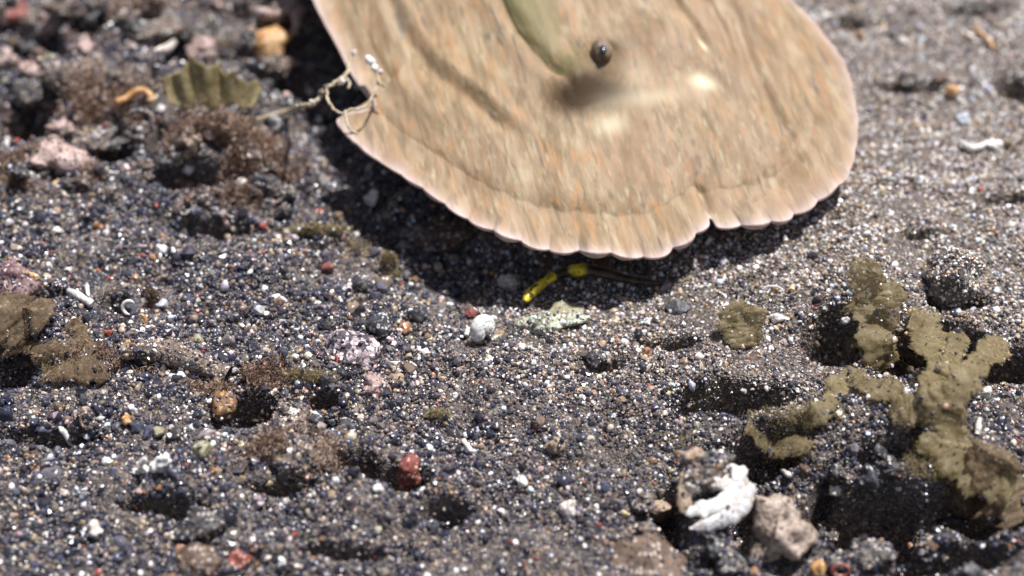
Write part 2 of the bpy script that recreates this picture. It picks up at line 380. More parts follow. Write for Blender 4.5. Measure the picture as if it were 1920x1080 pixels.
def tube(name, pxs, rpx, mat, label, cat='tube', lift=0.0, taper=True, n=26, jitter=.12, hollow=False, group=None, lifts=None):
    """rod / worm / stick lying along pixel points on the seabed; thickness in photo pixels"""
    C = []; s = 0
    for i, q in enumerate(pxs):
        p, s = place(q[0], q[1], (lifts[i] if lifts else lift) + rpx * .00010 * .5); C.append(p[:])
    C = np.array(C); c0 = C.mean(0); P = spl(C, n) - c0
    r = np.full(n, rpx * s)
    if taper: r *= np.clip(np.sin(np.linspace(.25, math.pi - .25, n)) * 1.3, .3, 1)
    r *= 1 + .12 * np.sin(np.linspace(0, 9, n) + px_seed(pxs))
    v, f = sweep(P, r, 10, jitter=jitter)
    if hollow:
        # open mouth: inner wall swept back from the first ring
        v, f = sweep(P, r, 14, jitter=jitter, cap=False)
        vi, fi = sweep(P[:max(4, n // 3)], r[:max(4, n // 3)] * .68, 14, cap=False)
        k = len(v); f = list(f) + [tuple(i + k for i in q[::-1]) for q in fi]
        for a in range(14): f.append((a, k + a, k + (a + 1) % 14, (a + 1) % 14))
        v = np.vstack([v, vi])
    o = mesh_obj(name, v, f, M[mat] if isinstance(mat, str) else mat); o.location = c0
    return tag(o, label, cat, group)
def px_seed(p): return (p[0][0] * 7 + p[0][1] * 3) % 6.28
def ring(name, px, py, rx, ry, thick, mat, label, cat='shell', a0=0, a1=360, rot=0, lift=.0006):
    s0 = place(px, py)[1]; n = 40; A = np.radians(np.linspace(a0, a1, n, endpoint=(a1 - a0) < 360)); P = []
    c, s0 = place(px, py, lift)
    for a in A:
        u = rx * math.cos(a); v = ry * math.sin(a); ca, sa = math.cos(R(rot)), math.sin(R(rot))
        u, v = u * ca - v * sa, u * sa + v * ca
        P.append([u * s0, v * s0 * .45, v * s0 * .9])
    closed = (a1 - a0) >= 360
    r = np.full(n, thick * s0 / 2)
    if not closed: r *= np.clip(np.sin(np.linspace(.2, math.pi - .2, n)) * 1.5, .35, 1)
    v, f = sweep(P, r, 9, closed=closed, jitter=.15)
    o = mesh_obj(name, v, f, M[mat]); o.location = c; return tag(o, label, cat)

# ------------------------------------------------------------------ the flatfish
PT = R(8)
P0r = ray(1150, 482); t0 = (.0092 - CAM_H) / P0r[2]; P0 = np.array([0, 0, CAM_H]) + P0r * t0
NRM = np.array([.015, -math.sin(PT), math.cos(PT)]); NRM /= np.linalg.norm(NRM)
def onplane(px, py, off=0.0):
    r = ray(px, py); o = np.array([0, 0, CAM_H]); t = ((P0 + NRM * off - o) @ NRM) / (r @ NRM)
    return o + (t[..., None] * r if np.ndim(t) else t * r)
ax = onplane(980, 0) - onplane(1150, 482); YL = ax / np.linalg.norm(ax); XL = np.cross(YL, NRM)
FC = onplane(1080, 60)
def uv(px, py):
    d = onplane(px, py) - FC; return np.stack([d @ XL, d @ YL], -1)
OUT = [(1490,8),(1540,60),(1580,115),(1601,180),(1608,250),(1592,328),(1560,362),(1528,385),(1495,402),(1460,420),(1415,427),(1375,428),(1345,424),
       (1331,410),(1326,426),(1300,450),(1268,470),(1235,481),(1190,484),(1140,482),(1090,477),(1040,472),(990,462),(940,446),(895,424),(860,403),(820,378),(780,350),(735,318),(700,298),(662,268),(632,232),(648,218),(699,207),(672,160),(650,125),(622,70),(590,10),
       (560,-60),(520,-160),(495,-280),(490,-400),(520,-520),(590,-620),(660,-680),(690,-730),(640,-830),(800,-850),(930,-820),(880,-720),(960,-640),(1090,-520),(1230,-360),(1340,-200),(1430,-80)]
OUV = uv(np.array([p[0] for p in OUT]), np.array([p[1] for p in OUT]))
closedP = np.vstack([OUV, OUV[:1]])
NT = 1100
# periodic Catmull-Rom
Pn = len(OUV); tt = np.linspace(0, Pn, NT, endpoint=False); OC = []
for u in tt:
    i = int(u); f = u - i; a, b_, c_, d_ = OUV[(i - 1) % Pn], OUV[i % Pn], OUV[(i + 1) % Pn], OUV[(i + 2) % Pn]
    OC.append(.5 * ((2 * b_) + (-a + c_) * f + (2 * a - 5 * b_ + 4 * c_ - d_) * f * f + (-a + 3 * b_ - 3 * c_ + d_) * f ** 3))
OC = np.array(OC)
seg = np.linalg.norm(np.roll(OC, -1, 0) - OC, axis=1); arc = np.concatenate([[0], np.cumsum(seg)[:-1]])
tan = np.roll(OC, -1, 0) - np.roll(OC, 1, 0); tan /= np.linalg.norm(tan, axis=1)[:, None]
# outline runs so that the outside lies to this side:
outn = np.stack([tan[:, 1], -tan[:, 0]], -1)
if ((OC + outn * .001 - OC.mean(0)) ** 2).sum() < ((OC - OC.mean(0)) ** 2).sum(): outn = -outn
lobe_w = np.interp(tt, [0, 4, 6, 8, 12, 13, 14, 16, 21, 24, 28, 31, 34, 53], [.1, .1, .35, .9, .8, 0, .5, 1, 1, .6, .3, .1, .05, .1])
ph = arc / .0061 * 2 * math.pi + 1.4 * vnoise(arc / .02, arc * 0, 3)
saw = np.abs(np.sin(ph / 2)) ** .7
OC = OC + outn * (lobe_w * .0016 * (saw - .65))[:, None]
S = np.concatenate([np.linspace(0, .8, 110), np.linspace(.8, 1, 70)[1:]]); NS = len(S)
CEN = uv(1075., -60.)
kern = np.hanning(241); kern /= kern.sum()
OS = np.stack([np.convolve(np.concatenate([OC[-120:, q], OC[:, q], OC[:120, q]]), kern, 'valid') for q in (0, 1)], -1)
def fishgrid():
    wS = sstep(.70, .99, S)[:, None, None]
    return CEN[None, None, :] + S[:, None, None] * ((OS - CEN)[None] * (1 - wS) + (OC - CEN)[None] * wS)
U = fishgrid(); uu, vv = U[..., 0], U[..., 1]
def PL(pp): 
    a = np.array(pp, float); return uv(a[:, 0], a[:, 1])
def dist_poly(pp, n=60):
    """signed distance (sign = side) and along-parameter to a polyline given in photo pixels"""
    C = spl(PL(pp), n); D = np.full(uu.shape, 9.); SG = np.zeros(uu.shape); T = np.zeros(uu.shape)
    for i in range(n - 1):
        a = C[i]; b2 = C[i + 1] - a; l = b2 @ b2
        t = np.clip(((uu - a[0]) * b2[0] + (vv - a[1]) * b2[1]) / l, 0, 1)
        dx = uu - a[0] - t * b2[0]; dy = vv - a[1] - t * b2[1]; d = np.hypot(dx, dy)
        m = d < D; D = np.where(m, d, D); SG = np.where(m, np.sign(b2[0] * dy - b2[1] * dx), SG); T = np.where(m, (i + t) / (n - 1), T)
    return D, SG, T
PX = float(np.linalg.norm(uv(1200., 240.) - uv(1000., 240.))) / 200      # metres per photo pixel on the body
def blob(px, py, rx, ry, ang=0):
    c = uv(float(px), float(py)); a = R(ang); dx = uu - c[0]; dy = (vv - c[1])
    return np.exp(-(((dx * math.cos(a) + dy * math.sin(a)) / (rx * PX)) ** 2 + ((dy * math.cos(a) - dx * math.sin(a)) / (ry * PX * 1.35)) ** 2))
s_ = np.broadcast_to(S[:, None], uu.shape)
zt = .0004 + .0085 * np.clip(1 - (s_ / .88) ** 2.2, 0, 1) ** .8
zt = zt + .0005 * sstep(.80, 1, s_) * np.sin(arc / .019 * 2 * math.pi)[None, :] * (lobe_w + .3)[None, :] 
zt = zt + .0010 * sstep(.93, 1., s_) * (saw - .5)[None, :] * lobe_w[None, :]
D, SG, T = dist_poly([(905,-120),(918,-40),(932,20),(958,85),(1000,140),(1045,190),(1085,245)])
fade = sstep(0, .12, T) * (1 - sstep(.8, 1, T))
zt = zt - .0012 * fade * np.exp(-(D / (9 * PX)) ** 2) + .0009 * fade * np.exp(-((D - 30 * PX) / (22 * PX)) ** 2) * (SG != 0)
olive = np.exp(-((D * 1.0) / (48 * PX)) ** 2) * np.where(SG > 0, 1, .0) * fade
side = SG
for pp, dep_, wd in (([(700,-60),(735,30),(770,100),(815,160),(880,210),(940,260),(1010,300)], .0011, 13), ([(610,-20),(650,70),(700,150),(770,230),(850,290)], .0006, 18),
                 ([(1195,-60),(1232,10),(1265,60),(1305,120),(1345,200)], .0010, 9), ([(1330,-40),(1372,60),(1405,150),(1450,235),(1500,290)], .0009, 12),
                 ([(1275,-60),(1300,10),(1345,90),(1380,170)], .0007, 8), ([(1440,-10),(1478,70),(1505,150),(1508,240),(1470,320),(1400,370),(1340,385)], .0006, 20),
                 ([(1331,408),(1322,375),(1305,350)], .0006, 9), ([(700,206),(730,230),(770,290),(850,340),(950,385),(1080,410),(1200,410),(1290,385)], .00035, 22)):
    D, SG, T = dist_poly(pp, 40); fd = sstep(0, .2, T) * (1 - sstep(.75, 1, T))
    zt = zt - dep_ * fd * np.exp(-(D / (wd * PX)) ** 2) + .6 * dep_ * fd * np.exp(-((D - wd * 2 * PX) / (wd * PX)) ** 2) * (SG > 0)
zt = zt + .0040 * blob(1122,172,44,36) + .0036 * blob(1068,212,40,30) + .0018 * blob(1235,120,90,45) + .0010 * blob(1310,150,30,30) - .0012 * blob(1330,185,18,30,20) 
zt = zt + .0004 * fbm(uu / .006, vv / .012, 41, 2) * (1 - .6 * sstep(.8, 1, s_))
dark = .85 * blob(1072,232,36,22) + .65 * blob(1140,222,56,22) + .35 * blob(1150,165,22,40) + .45 * blob(1100,205,40,30) + .5 * blob(1135,150,34,22) + .25 * blob(1215,115,40,25) + .35 * blob(1420,90,16,70,18)  # shade below and around the eye humps painted into the skin, plus darker blotches
pale = .85 * blob(1312,190,24,13) + .28 * blob(1215,222,80,14) + .5 * blob(1140,268,28,16) + .15 * blob(1185,190,45,25) + .9 * blob(1309,130,5,12,18) + .25 * blob(1490,140,16,60)
pale = pale + .35 * blob(690,130,60,120) 
edge = (1 - s_) * np.linalg.norm(OC - CEN, axis=1)[None, :]           # metres in from the margin
edgew = np.exp(-(edge / .0015) ** 1.3) * (.45 + .55 * np.interp(tt, [0, 4, 7, 12, 14, 20, 24, 33, 37, 53], [.1, .3, .8, .9, 1, 1, .8, .6, .4, .1]))[None, :]

def fish_mat(name, fin):
    m, nt, b = newmat(name); L = nt.links.new
    tc = N(nt, 'ShaderNodeTexCoord')
    mp = N(nt, 'ShaderNodeMapping'); mp.inputs['Scale'].default_value = (1, .13, 1); mp.inputs['Rotation'].default_value = (0, 0, R(3)); L(tc.outputs['Object'], mp.inputs['Vector'])
    def nz(sc, d=3.0, r=.6, vec=mp.outputs[0]):
        n = N(nt, 'ShaderNodeTexNoise', _Scale=sc, _Detail=d, _Roughness=r); L(vec, n.inputs['Vector']); return n.outputs[0]
    at = lambda k: N(nt, 'ShaderNodeAttribute', attribute_name=k).outputs['Fac']
    col = mixc(nt, ramp(nt, nz(520), .38, .62), (.205,.150,.085,1), (.32,.235,.145,1))
    col = mixc(nt, ramp(nt, nz(760, 2), .52, .66), col, (.35,.205,.10,1))          # orange flecks
    col = mixc(nt, ramp(nt, nz(640.7, 2), .55, .70), col, (.15,.115,.062,1))        # brown flecks
    col = mixc(nt, ramp(nt, nz(980, 2), .56, .72), col, (.37,.31,.195,1))          # pale flecks
    col = mixc(nt, ramp(nt, nz(450, 2), .64, .72), col, (.12,.10,.08,1))
    big = N(nt, 'ShaderNodeTexNoise', _Scale=45.0, _Detail=2.0); L(tc.outputs['Object'], big.inputs['Vector'])
    col = mixc(nt, ramp(nt, big.outputs[0], .35, .7), col, mixc(nt, .4, col, (.30,.21,.15,1)))
    mot = N(nt, 'ShaderNodeTexNoise', _Scale=170.0, _Detail=4.0, _Roughness=.65); mp2 = N(nt, 'ShaderNodeMapping'); mp2.inputs['Scale'].default_value = (1, .45, 1); L(tc.outputs['Object'], mp2.inputs['Vector']); L(mp2.outputs[0], mot.inputs['Vector'])
    col = mixc(nt, ramp(nt, mot.outputs[0], .52, .68), col, mixc(nt, .6, col, (.19,.115,.055,1)))
    col = mixc(nt, ramp(nt, mot.outputs[0], .30, .44, (1,1,1,1), (0,0,0,1)), col, mixc(nt, .5, col, (.43,.36,.25,1)))
    def scaled(src, k):
        q = N(nt, 'ShaderNodeMath', operation='MULTIPLY', use_clamp=True); L(src, q.inputs[0]); q.inputs[1].default_value = k; return q.outputs[0]
    if not fin:
        col = mixc(nt, scaled(at('olive'), .9), col, (.15,.145,.065,1))
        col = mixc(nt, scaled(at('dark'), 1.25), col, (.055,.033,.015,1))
        col = mixc(nt, scaled(at('pale'), 1.1), col, (.70,.63,.44,1))
    en = N(nt, 'ShaderNodeMath', operation='MULTIPLY'); L(scaled(at('edge'), .95), en.inputs[0]); L(ramp(nt, nz(500, 3), .3, .6, (.35,.35,.35,1)), en.inputs[1])
    col = mixc(nt, en.outputs[0], col, (.58,.48,.47,1))
    L(col, b.inputs['Base Color']); b.inputs['Roughness'].default_value = .62; b.inputs['Specular IOR Level'].default_value = .25
    b.inputs['Subsurface Weight'].default_value = .12; b.inputs['Subsurface Radius'].default_value = (.003,.0018,.001); b.inputs['Subsurface Scale'].default_value = .5
    bp = N(nt, 'ShaderNodeBump', _Strength=.35, _Distance=.0006); L(nz(900, 3), bp.inputs['Height']); L(bp.outputs[0], b.inputs['Normal'])
    return m
MF, MFF = fish_mat('flatfish_skin', False), fish_mat('flatfish_fin_skin', True)
fish = empty('flatfish', FC, 'large tan speckled flatfish with pinkish white scalloped fin edge hovering over the sand', 'fish')
fish.matrix_world = Matrix((( XL[0], YL[0], NRM[0], FC[0]), (XL[1], YL[1], NRM[1], FC[1]), (XL[2], YL[2], NRM[2], FC[2]), (0, 0, 0, 1)))
def shell_mesh(name, i0, i1, mat, thick):
    ss = slice(i0, i1); a, b2, z = uu[ss], vv[ss], zt[ss]; n = i1 - i0
    zb = -thick * np.clip(1 - (s_[ss] / .9) ** 2, .08, 1)
    top = np.stack([a, b2, z], -1).reshape(-1, 3); bot = np.stack([a, b2, np.minimum(zb, z - .0005)], -1).reshape(-1, 3)
    V = np.vstack([top, bot]); I = np.arange(n * NT).reshape(n, NT); J = I + n * NT; I2 = np.roll(I, -1, 1); J2 = np.roll(J, -1, 1)
    F = np.vstack([np.stack([I[:-1], I[1:], I2[1:], I2[:-1]], -1).reshape(-1, 4), np.stack([J[:-1], J2[:-1], J2[1:], J[1:]], -1).reshape(-1, 4),] + ([np.stack([I[-1], J[-1], J2[-1], I2[-1]], -1)] if i1 == NS else []))
    f = lambda q: np.concatenate([q[ss].ravel()] * 2)
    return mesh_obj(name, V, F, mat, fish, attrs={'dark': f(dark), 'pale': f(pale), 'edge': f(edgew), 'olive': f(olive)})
K = int(np.argmax(S > .80))
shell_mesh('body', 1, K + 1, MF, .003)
shell_mesh('fin', K, NS, MFF, .0012)
# eyes: raised turrets with a glossy ball, coloured iris and pupil
def eye(px, py, r_px, lift, mats, ringed=True):
    c = uv(float(px), float(py)); r = r_px * PX
    v, f = ICO[4]; dd = (uu - c[0]) ** 2 + (vv - c[1]) ** 2; lift = zt[np.unravel_index(np.argmin(dd), dd.shape)] + r * .05
    e = mesh_obj('eye', v * np.array([r, r * 1.25, r * (.95 if ringed else .42)]), f, mats[0], fish); e.location = (c[0], c[1], lift)
    if True:
        P = mesh_obj('pupil', v * np.array([r * .38, r * .62, r * .3]), f, mats[1], e); P.location = (-r * .12, -r * .55, r * .62); return e
    A = np.linspace(0, 2 * math.pi, 40, endpoint=False)
    ringp = np.stack([np.cos(A) * r * 1.12, np.sin(A) * r * 1.45, 0 * A - r * .05 + .12 * r * np.sin(2 * A)], -1)
    v2, f2 = sweep(ringp, r * .74, 14, closed=True); mesh_obj('eyelid', v2, f2, MFE, e)
    P = mesh_obj('pupil', v * np.array([r * .5, r * .85, r * .3]), f, mats[1], e); P.location = (-r * .1, -r * .45, r * .66)
    return e
iris, nt_, b_ = newmat('eye_iris'); 
tcn = N(nt_, 'ShaderNodeTexCoord'); nn = N(nt_, 'ShaderNodeTexNoise', _Scale=900.0, _Detail=2.0); nt_.links.new(tcn.outputs['Object'], nn.inputs['Vector'])
nt_.links.new(ramp(nt_, nn.outputs[0], .4, .6, (.10,.06,.05,1), (.20,.15,.13,1)), b_.inputs['Base Color']); b_.inputs['Roughness'].default_value = .12
pup, nt_, b_ = newmat('eye_pupil'); b_.inputs['Base Color'].default_value = (.03,.035,.06,1); b_.inputs['Roughness'].default_value = .2
MFE = stone('eyelid_skin', (.13,.09,.06), (.27,.20,.13), 500, .5)
eye(1122, 172, 20, .0088, (MFE, pup))
# gill cover: thin olive flap lying beside the groove
GA = spl(PL([(925,-60),(936,20),(962,88),(1004,143),(1048,190)]), 40); GB = spl(PL([(1050,-80),(1066,0),(1072,70),(1080,130),(1080,192)]), 40)
from math import sin
def ztop(p):
    d = (uu - p[0]) ** 2 + (vv - p[1]) ** 2; i = np.unravel_index(np.argmin(d), d.shape); return zt[i]
V = []; nu = 20; OL = []
for a, b2, k in zip(GA, GB, range(40)):
    for j in range(nu):
        f = j / (nu - 1); q = a * (1 - f) + b2 * f; e_ = math.sin(math.pi * min(1, k / 39 * 1.05) * .5)
        V.append((q[0], q[1], ztop(q) + .0006 * (1 - f) ** .8 * (1 - e_ ** 6) - .0003 * f * f)); OL.append((1 - f) ** .5 * (1 - .7 * (k / 39) ** 3))
F = [(i * nu + j, i * nu + j + 1, (i + 1) * nu + j + 1, (i + 1) * nu + j) for i in range(39) for j in range(nu - 1)]
zz = np.zeros(len(V)); gc = mesh_obj('gill_cover', V, F, MF, fish, attrs={'olive': np.array(OL), 'dark': zz, 'pale': zz, 'edge': zz})

# ------------------------------------------------------------------ yellow marked creature in the shade below the fish
C = []
for q, l in (((983,568),.0018),((992,553),.0024),((1010,537),.003),((1036,519),.0034),((1062,510),.0025),((1090,506),.0026),((1125,510),.0024),((1170,522),.002),((1225,530),.0014),((1275,528),.0008)):
    C.append(place(q[0], q[1], l)[0][:])
C = np.array(C); c0 = C.mean(0); Pc = spl(C, 90) - c0; tq = np.linspace(0, 1, 90)
rr = .00112 * np.interp(tq, [0, .05, .15, .3, .45, .55, .7, .9, 1], [.25, .7, .95, .75, 1.05, 1.15, 1.0, .5, .1])
v_, f_ = sweep(Pc, rr, 16, jitter=.04)
tv = np.repeat(tq, 16)
yel = ((tv > .02) & (tv < .345)).astype(float) + np.exp(-((tv - .535) / .055) ** 6)
m, nt, b = newmat('creature_skin'); L = nt.links.new
tc = N(nt, 'ShaderNodeTexCoord'); n1 = N(nt, 'ShaderNodeTexNoise', _Scale=900.0, _Detail=2.0); L(tc.outputs['Object'], n1.inputs['Vector'])
sp = ramp(nt, n1.outputs[0], .56, .60)
body = mixc(nt, ramp(nt, n1.outputs[0], .4, .6), (.02,.014,.01,1), (.06,.04,.02,1))
yl = mixc(nt, sp, mixc(nt, ramp(nt, n1.outputs[0], .38, .52), (.40,.30,.02,1), (.80,.64,.03,1)), (.12,.08,.02,1))
L(mixc(nt, N(nt, 'ShaderNodeAttribute', attribute_name='yellow').outputs['Fac'], body, yl), b.inputs['Base Color']); b.inputs['Roughness'].default_value = .35
cr = mesh_obj('sea_creature', v_, f_, m, attrs={'yellow': yel}); cr.location = c0
tag(cr, 'slender dark creature with two bright yellow patches in the shade under the fish', 'sea animal')

# ------------------------------------------------------------------ white coiled shell
def coiled(px, py, size_px, label):
    p, s = place(px, py, .0030); e = empty('coiled_shell', p, label, 'shell')
    r = size_px / 2 * s; n = 220; th = np.linspace(0, 3 * 2 * math.pi, n); g = np.exp(.135 * (th - th[-1]))
    C = np.stack([np.cos(th) * g * r * .50, np.sin(th) * g * r * .50, r * .5 - g * r * .80], -1)
    rad = g * r * .50; V = []; F = []; ns = 28
    for i in range(n):
        er = np.array([math.cos(th[i]), math.sin(th[i]), 0]); ez = np.array([0, 0, 1.])
        for k in range(ns):
            a = 2 * math.pi * k / ns; V.append(C[i] + rad[i] * (math.cos(a) * er + 1.08 * math.sin(a) * ez) * (1 + .018 * math.sin(th[i] * 11)))
    for i in range(n - 1):
        for k in range(ns): F.append((i * ns + k, i * ns + (k + 1) % ns, (i + 1) * ns + (k + 1) % ns, (i + 1) * ns + k))
    k0 = len(V)
    for i in (n - 1, n - 4, n - 8, n - 13):                      # inner wall of the mouth
        for k in range(ns): V.append(C[i] + (np.array(V[i * ns + k]) - C[i]) * (.86 if i == n - 1 else .74))
    for k in range(ns): F.append(((n - 1) * ns + (k + 1) % ns, (n - 1) * ns + k, k0 + k, k0 + (k + 1) % ns))
    for q in range(3):
        for k in range(ns): F.append((k0 + q * ns + (k + 1) % ns, k0 + q * ns + k, k0 + (q + 1) * ns + k, k0 + (q + 1) * ns + (k + 1) % ns))
    b = mesh_obj('shell_body', V, F, M['white'], e)
    b.rotation_euler = Matrix.Rotation(R(0), 3, 'Z').to_euler()
    Z_ = Vector((.70, -.60, .40)).normalized()                  # spire axis: towards the camera, right and up
    b.rotation_mode = 'QUATERNION'; b.rotation_quaternion = Z_.to_track_quat('Z', 'Y') @ Matrix.Rotation(R(215), 3, 'Z').to_quaternion()
    v, f = lump_verts(55, 3, .3, 1.3, 4, .05); ft = mesh_obj('foot', v * np.array([9 * s, 10 * s, 12 * s]), f, M['olive'], e); ft.location = (-12 * s, -10 * s, -22 * s)
    return e
coiled(911, 612, 66, 'bright white coiled sea shell with a tan foot below, in the middle of the sand')

# ------------------------------------------------------------------ ribbed white shell fragment, lower right
def ribbed(px, py, wpx, hpx, label):
    p, s = place(px, py, .0035); e = empty('ribbed_shell', p, label, 'shell')
    nu, nv = 60, 44; V = []
    for j in range(nv):
        for i in range(nu):
            a = R(-150 + 235 * i / (nu - 1)); q = j / (nv - 1); r = .12 + .88 * q
            rib = 1 + .05 * math.sin(q * 20) + .05 * mnoise.noise(Vector((a * 2, q * 5, 1)))
            x = math.cos(a) * r * wpx / 2 * rib; z = math.sin(a) * r * hpx / 2 * rib
            y = -math.sqrt(max(0, 1.05 - q * q)) * 34 + 3.5 * math.sin(q * 20) + 5 * mnoise.noise(Vector((a * 3, q * 4, 7)))
            V.append((x * s, y * s, z * s))
    F = [(j * nu + i, j * nu + i + 1, (j + 1) * nu + i + 1, (j + 1) * nu + i) for j in range(nv - 1) for i in range(nu - 1)]
    o = mesh_obj('valve', V, F, MRS, e); o.rotation_euler = (R(-32), R(18), 0); sd = o.modifiers.new('t', 'SOLIDIFY'); sd.thickness = 5 * s; sd.offset = 1
    v, f = lump_verts(91, 4, .45, 1.5, 5, .15); c = mesh_obj('crust', v * np.array([44 * s, 26 * s, 24 * s]), f, M['grittan'], e); c.location = (-14 * s, 5 * s, 42 * s)
    v, f = lump_verts(92, 4, .4, 1.5, 5, .12); c = mesh_obj('crust', v * np.array([24 * s, 20 * s, 36 * s]), f, M['tan'], e); c.location = (-48 * s, 4 * s, 22 * s)
MRS = stone('worn_shell', (.80,.79,.80), (.42,.34,.27), 420, .4, None, bump=.6, thr=(.52,.66))

p, s = place(1335, 925, .003); e = empty('broken_clam_shell', p, 'large jagged white and brown broken shell beside the dark hole at lower right', 'shell')
def arcpart(nm, pp, rad, mat, dy=0, sq=.45):
    P = np.array([((x - 1335) * s, dy * s + (925 - y) * .85 * s, (925 - y) * .5 * s - dy * .5 * s) for x, y in pp]); n = 70; Q = spl(P, n); t = np.linspace(0, 1, n)
    r = rad * s * np.clip(np.sin(t * 2.9 + .12) * 1.5, .2, 1) * (1 + .35 * np.array([mnoise.noise(Vector((u * 9, rad, dy))) for u in t]))
    v, f = sweep(Q, r, 22, squash=sq)
    v = np.array([q * (1 + 0) + np.array([1, .8, 1]) * (mnoise.noise(Vector(q * 900)) * 5 + mnoise.noise(Vector(q * 2600)) * 2) * s for q in v]); return mesh_obj(nm, v, f, M[mat] if isinstance(mat, str) else mat, e)
arcpart('shell_layer', [(1362,868),(1388,888),(1398,918),(1384,952),(1350,972),(1290,990)], 19, MRS, -6)
arcpart('shell_layer', [(1378,884),(1372,915),(1346,940),(1310,950),(1284,956)], 15, 'white', -12)
arcpart('shell_layer', [(1292,972),(1282,940),(1286,900),(1304,862)], 12, 'tan', -2)
for (x, y, w_, h_, mt) in ((1300,866,30,22,'tan'), (1340,868,38,22,'grit'), (1322,902,38,30,'grittan'), (1352,912,26,20,'chalk'), (1296,925,16,22,'chalk'), (1355,900,16,18,'dark')):
    SEED[0] += 1; v, f = lump_verts(SEED[0], 4, .5, 1.6, 5, .16); c = mesh_obj('crust', v * np.array([w_ * s, w_ * .6 * s, h_ * s]), f, M[mt], e); c.location = ((x - 1335) * s, (8 + (925 - y) * .85) * s, (925 - y) * .5 * s)

# ------------------------------------------------------------------ stones, shells and bits that can be told apart
rock('encrusted_stone', 655, 660, 104, 72, 'pinkgrey', 'round stone, dark purple left and pinkish white crusted right, below the slate pebble', 'stone', amp=.35)
rock('slate_pebble', 713, 608, 52, 54, 'slate', 'smooth blue black angular pebble just above the pink crusted stone', cuts=9, amp=.15, fine=.01)
rock('slate_pebble', 787, 588, 40, 30, 'slate', 'dark grey oval pebble left of the white coiled shell', fine=.02)
rock('brown_pebble', 766, 694, 30, 30, 'brown', 'flat brown pebble right of the white square chip', fine=.02, amp=.15)
rock('shell_chip', 739, 682, 28, 14, 'white', 'small white square shell chip below the slate pebble', 'shell chip', cuts=10, depth=.6, fine=.02)
rock('pink_pebble', 700, 722, 46, 42, 'pink', 'pale pink porous pebble below the pink crusted stone', amp=.5, fine=.14)
rock('orange_pebble', 744, 713, 40, 20, 'tan', 'orange tan knobbly pebble touching the pale pink one', amp=.5, fine=.1)
rock('dark_pebble', 617, 608, 34, 24, 'dark', 'low black pebble up and left of the crusted stone')
rock('dark_pebble', 680, 540, 40, 34, 'dark', 'black pebble in the hollow above the slate pebble')
rock('dark_pebble', 1272, 578, 48, 26, 'slate', 'glossy black lens shaped pebble on the pale sand right of the yellow marked creature', fine=.01, amp=.15)
rock('dark_pebble', 1118, 672, 44, 24, 'dark', 'low black pebble on the sand below the lens shaped one')
rock('tan_pebble', 1040, 834, 38, 32, 'tan', 'pale tan pebble alone on the dark sand of the lower middle', fine=.03)
rock('tan_pebble', 1235, 953, 56, 54, 'tan', 'square tan pebble left of the ribbed white shell', cuts=9, amp=.2)
rock('brown_pebble', 1010, 792, 30, 26, 'brown', 'dull grey brown pebble above the tan one of the lower middle')
rock('pink_stone', 1468, 1008, 120, 128, 'beige', 'large pinkish tan knobbly rock in the lower right foreground', 'rock', amp=.75, fine=.2, lift=.35, cuts=8)
rock('gritty_stone', 1410, 1042, 60, 60, 'grit', 'grey gritty lump joined to the left of the pinkish rock', 'stone')
rock('gritty_stone', 1790, 520, 100, 120, 'grit', 'tall dark gritty stone standing on the right bank', 'stone', amp=.4, fine=.12, lift=.55)
rock('orange_stone', 503, 80, 88, 66, 'orange', 'orange tan rounded stone blurred at the upper left, beside the fish', 'stone', amp=.25, lift=.5)
rock('grey_stone', 415, 78, 120, 56, 'grit', 'dark grey gritty stone left of the orange one', 'stone', amp=.4, lift=.4)
rock('grey_stone', 290, 50, 110, 60, 'grittan', 'brown grey stone near the upper left edge above the olive frond', 'stone', amp=.5, fine=.14, lift=.5)
rock('grey_stone', 155, 140, 110, 66, 'grittan', 'tan topped gritty stone in the blurred rubble at upper left', 'stone', amp=.5, fine=.14, lift=.4)
rock('grey_stone', 60, 170, 90, 70, 'grit', 'dark gritty stone at the left edge above the pink ended rock', 'stone', amp=.5, fine=.14, lift=.4)
rock('grey_stone', 245, 150, 70, 50, 'grit', 'rounded grey stone touching the left of the olive frond', 'stone', amp=.3, lift=.5)
rock('red_sponge', 18, 22, 80, 70, 'red', 'bright red sponge in the upper left corner', 'sponge', amp=.5, lift=.5)
rock('coralline_lump', 540, 18, 60, 36, 'pink', 'pink coralline lump at the top edge beside the fish', 'coral', amp=.5, fine=.14, lift=.8)
rock('coralline_lump', 543, 118, 24, 24, 'pink', 'small pink knob below the orange tan stone', 'coral', lift=.8)
rock('pale_rock', 118, 294, 96, 50, 'pink', 'pinkish white rock end lying beside the dark hole at left', 'rock', rot=-18, amp=.3, lift=.6)
rock('brown_rock', 150, 262, 120, 40, 'grittan', 'long brown gritty rock behind the pinkish white rock end', 'rock', rot=-6, amp=.4, fine=.12)
rock('dark_rock', 205, 262, 90, 26, 'dark', 'black overhanging rock above the dark hole at left', 'rock', amp=.4, lift=1.2)
rock('purple_rock', 22, 528, 110, 66, 'purple', 'purple crusted rock at the left edge with an orange rim', 'rock', amp=.3, lift=.5)
rock('orange_pebble', 54, 522, 42, 40, 'orange', 'orange white rim piece on the right end of the purple rock', amp=.4, lift=.8, depth=.6)
rock('white_pebble', 453, 342, 22, 17, 'chalk', 'tiny round cream pebble below the olive frond', fine=.01, amp=.1, lift=.9)
rock('white_pebble', 352, 318, 22, 24, 'white', 'blurred white bead beside the tan tube stub', lift=.9)
rock('white_pebble', 697, 372, 32, 28, 'chalk', 'cream lumpy pebble between the fish and the left rubble', amp=.5, lift=.9)
rock('grey_pebble', 601, 336, 26, 34, 'chalk', 'pale bluish chalky pebble right of the cream bead at left', amp=.4, lift=.8)
rock('white_pebble', 597, 226, 15, 20, 'white', 'small white grain by the strand, the upper of two', lift=.8)
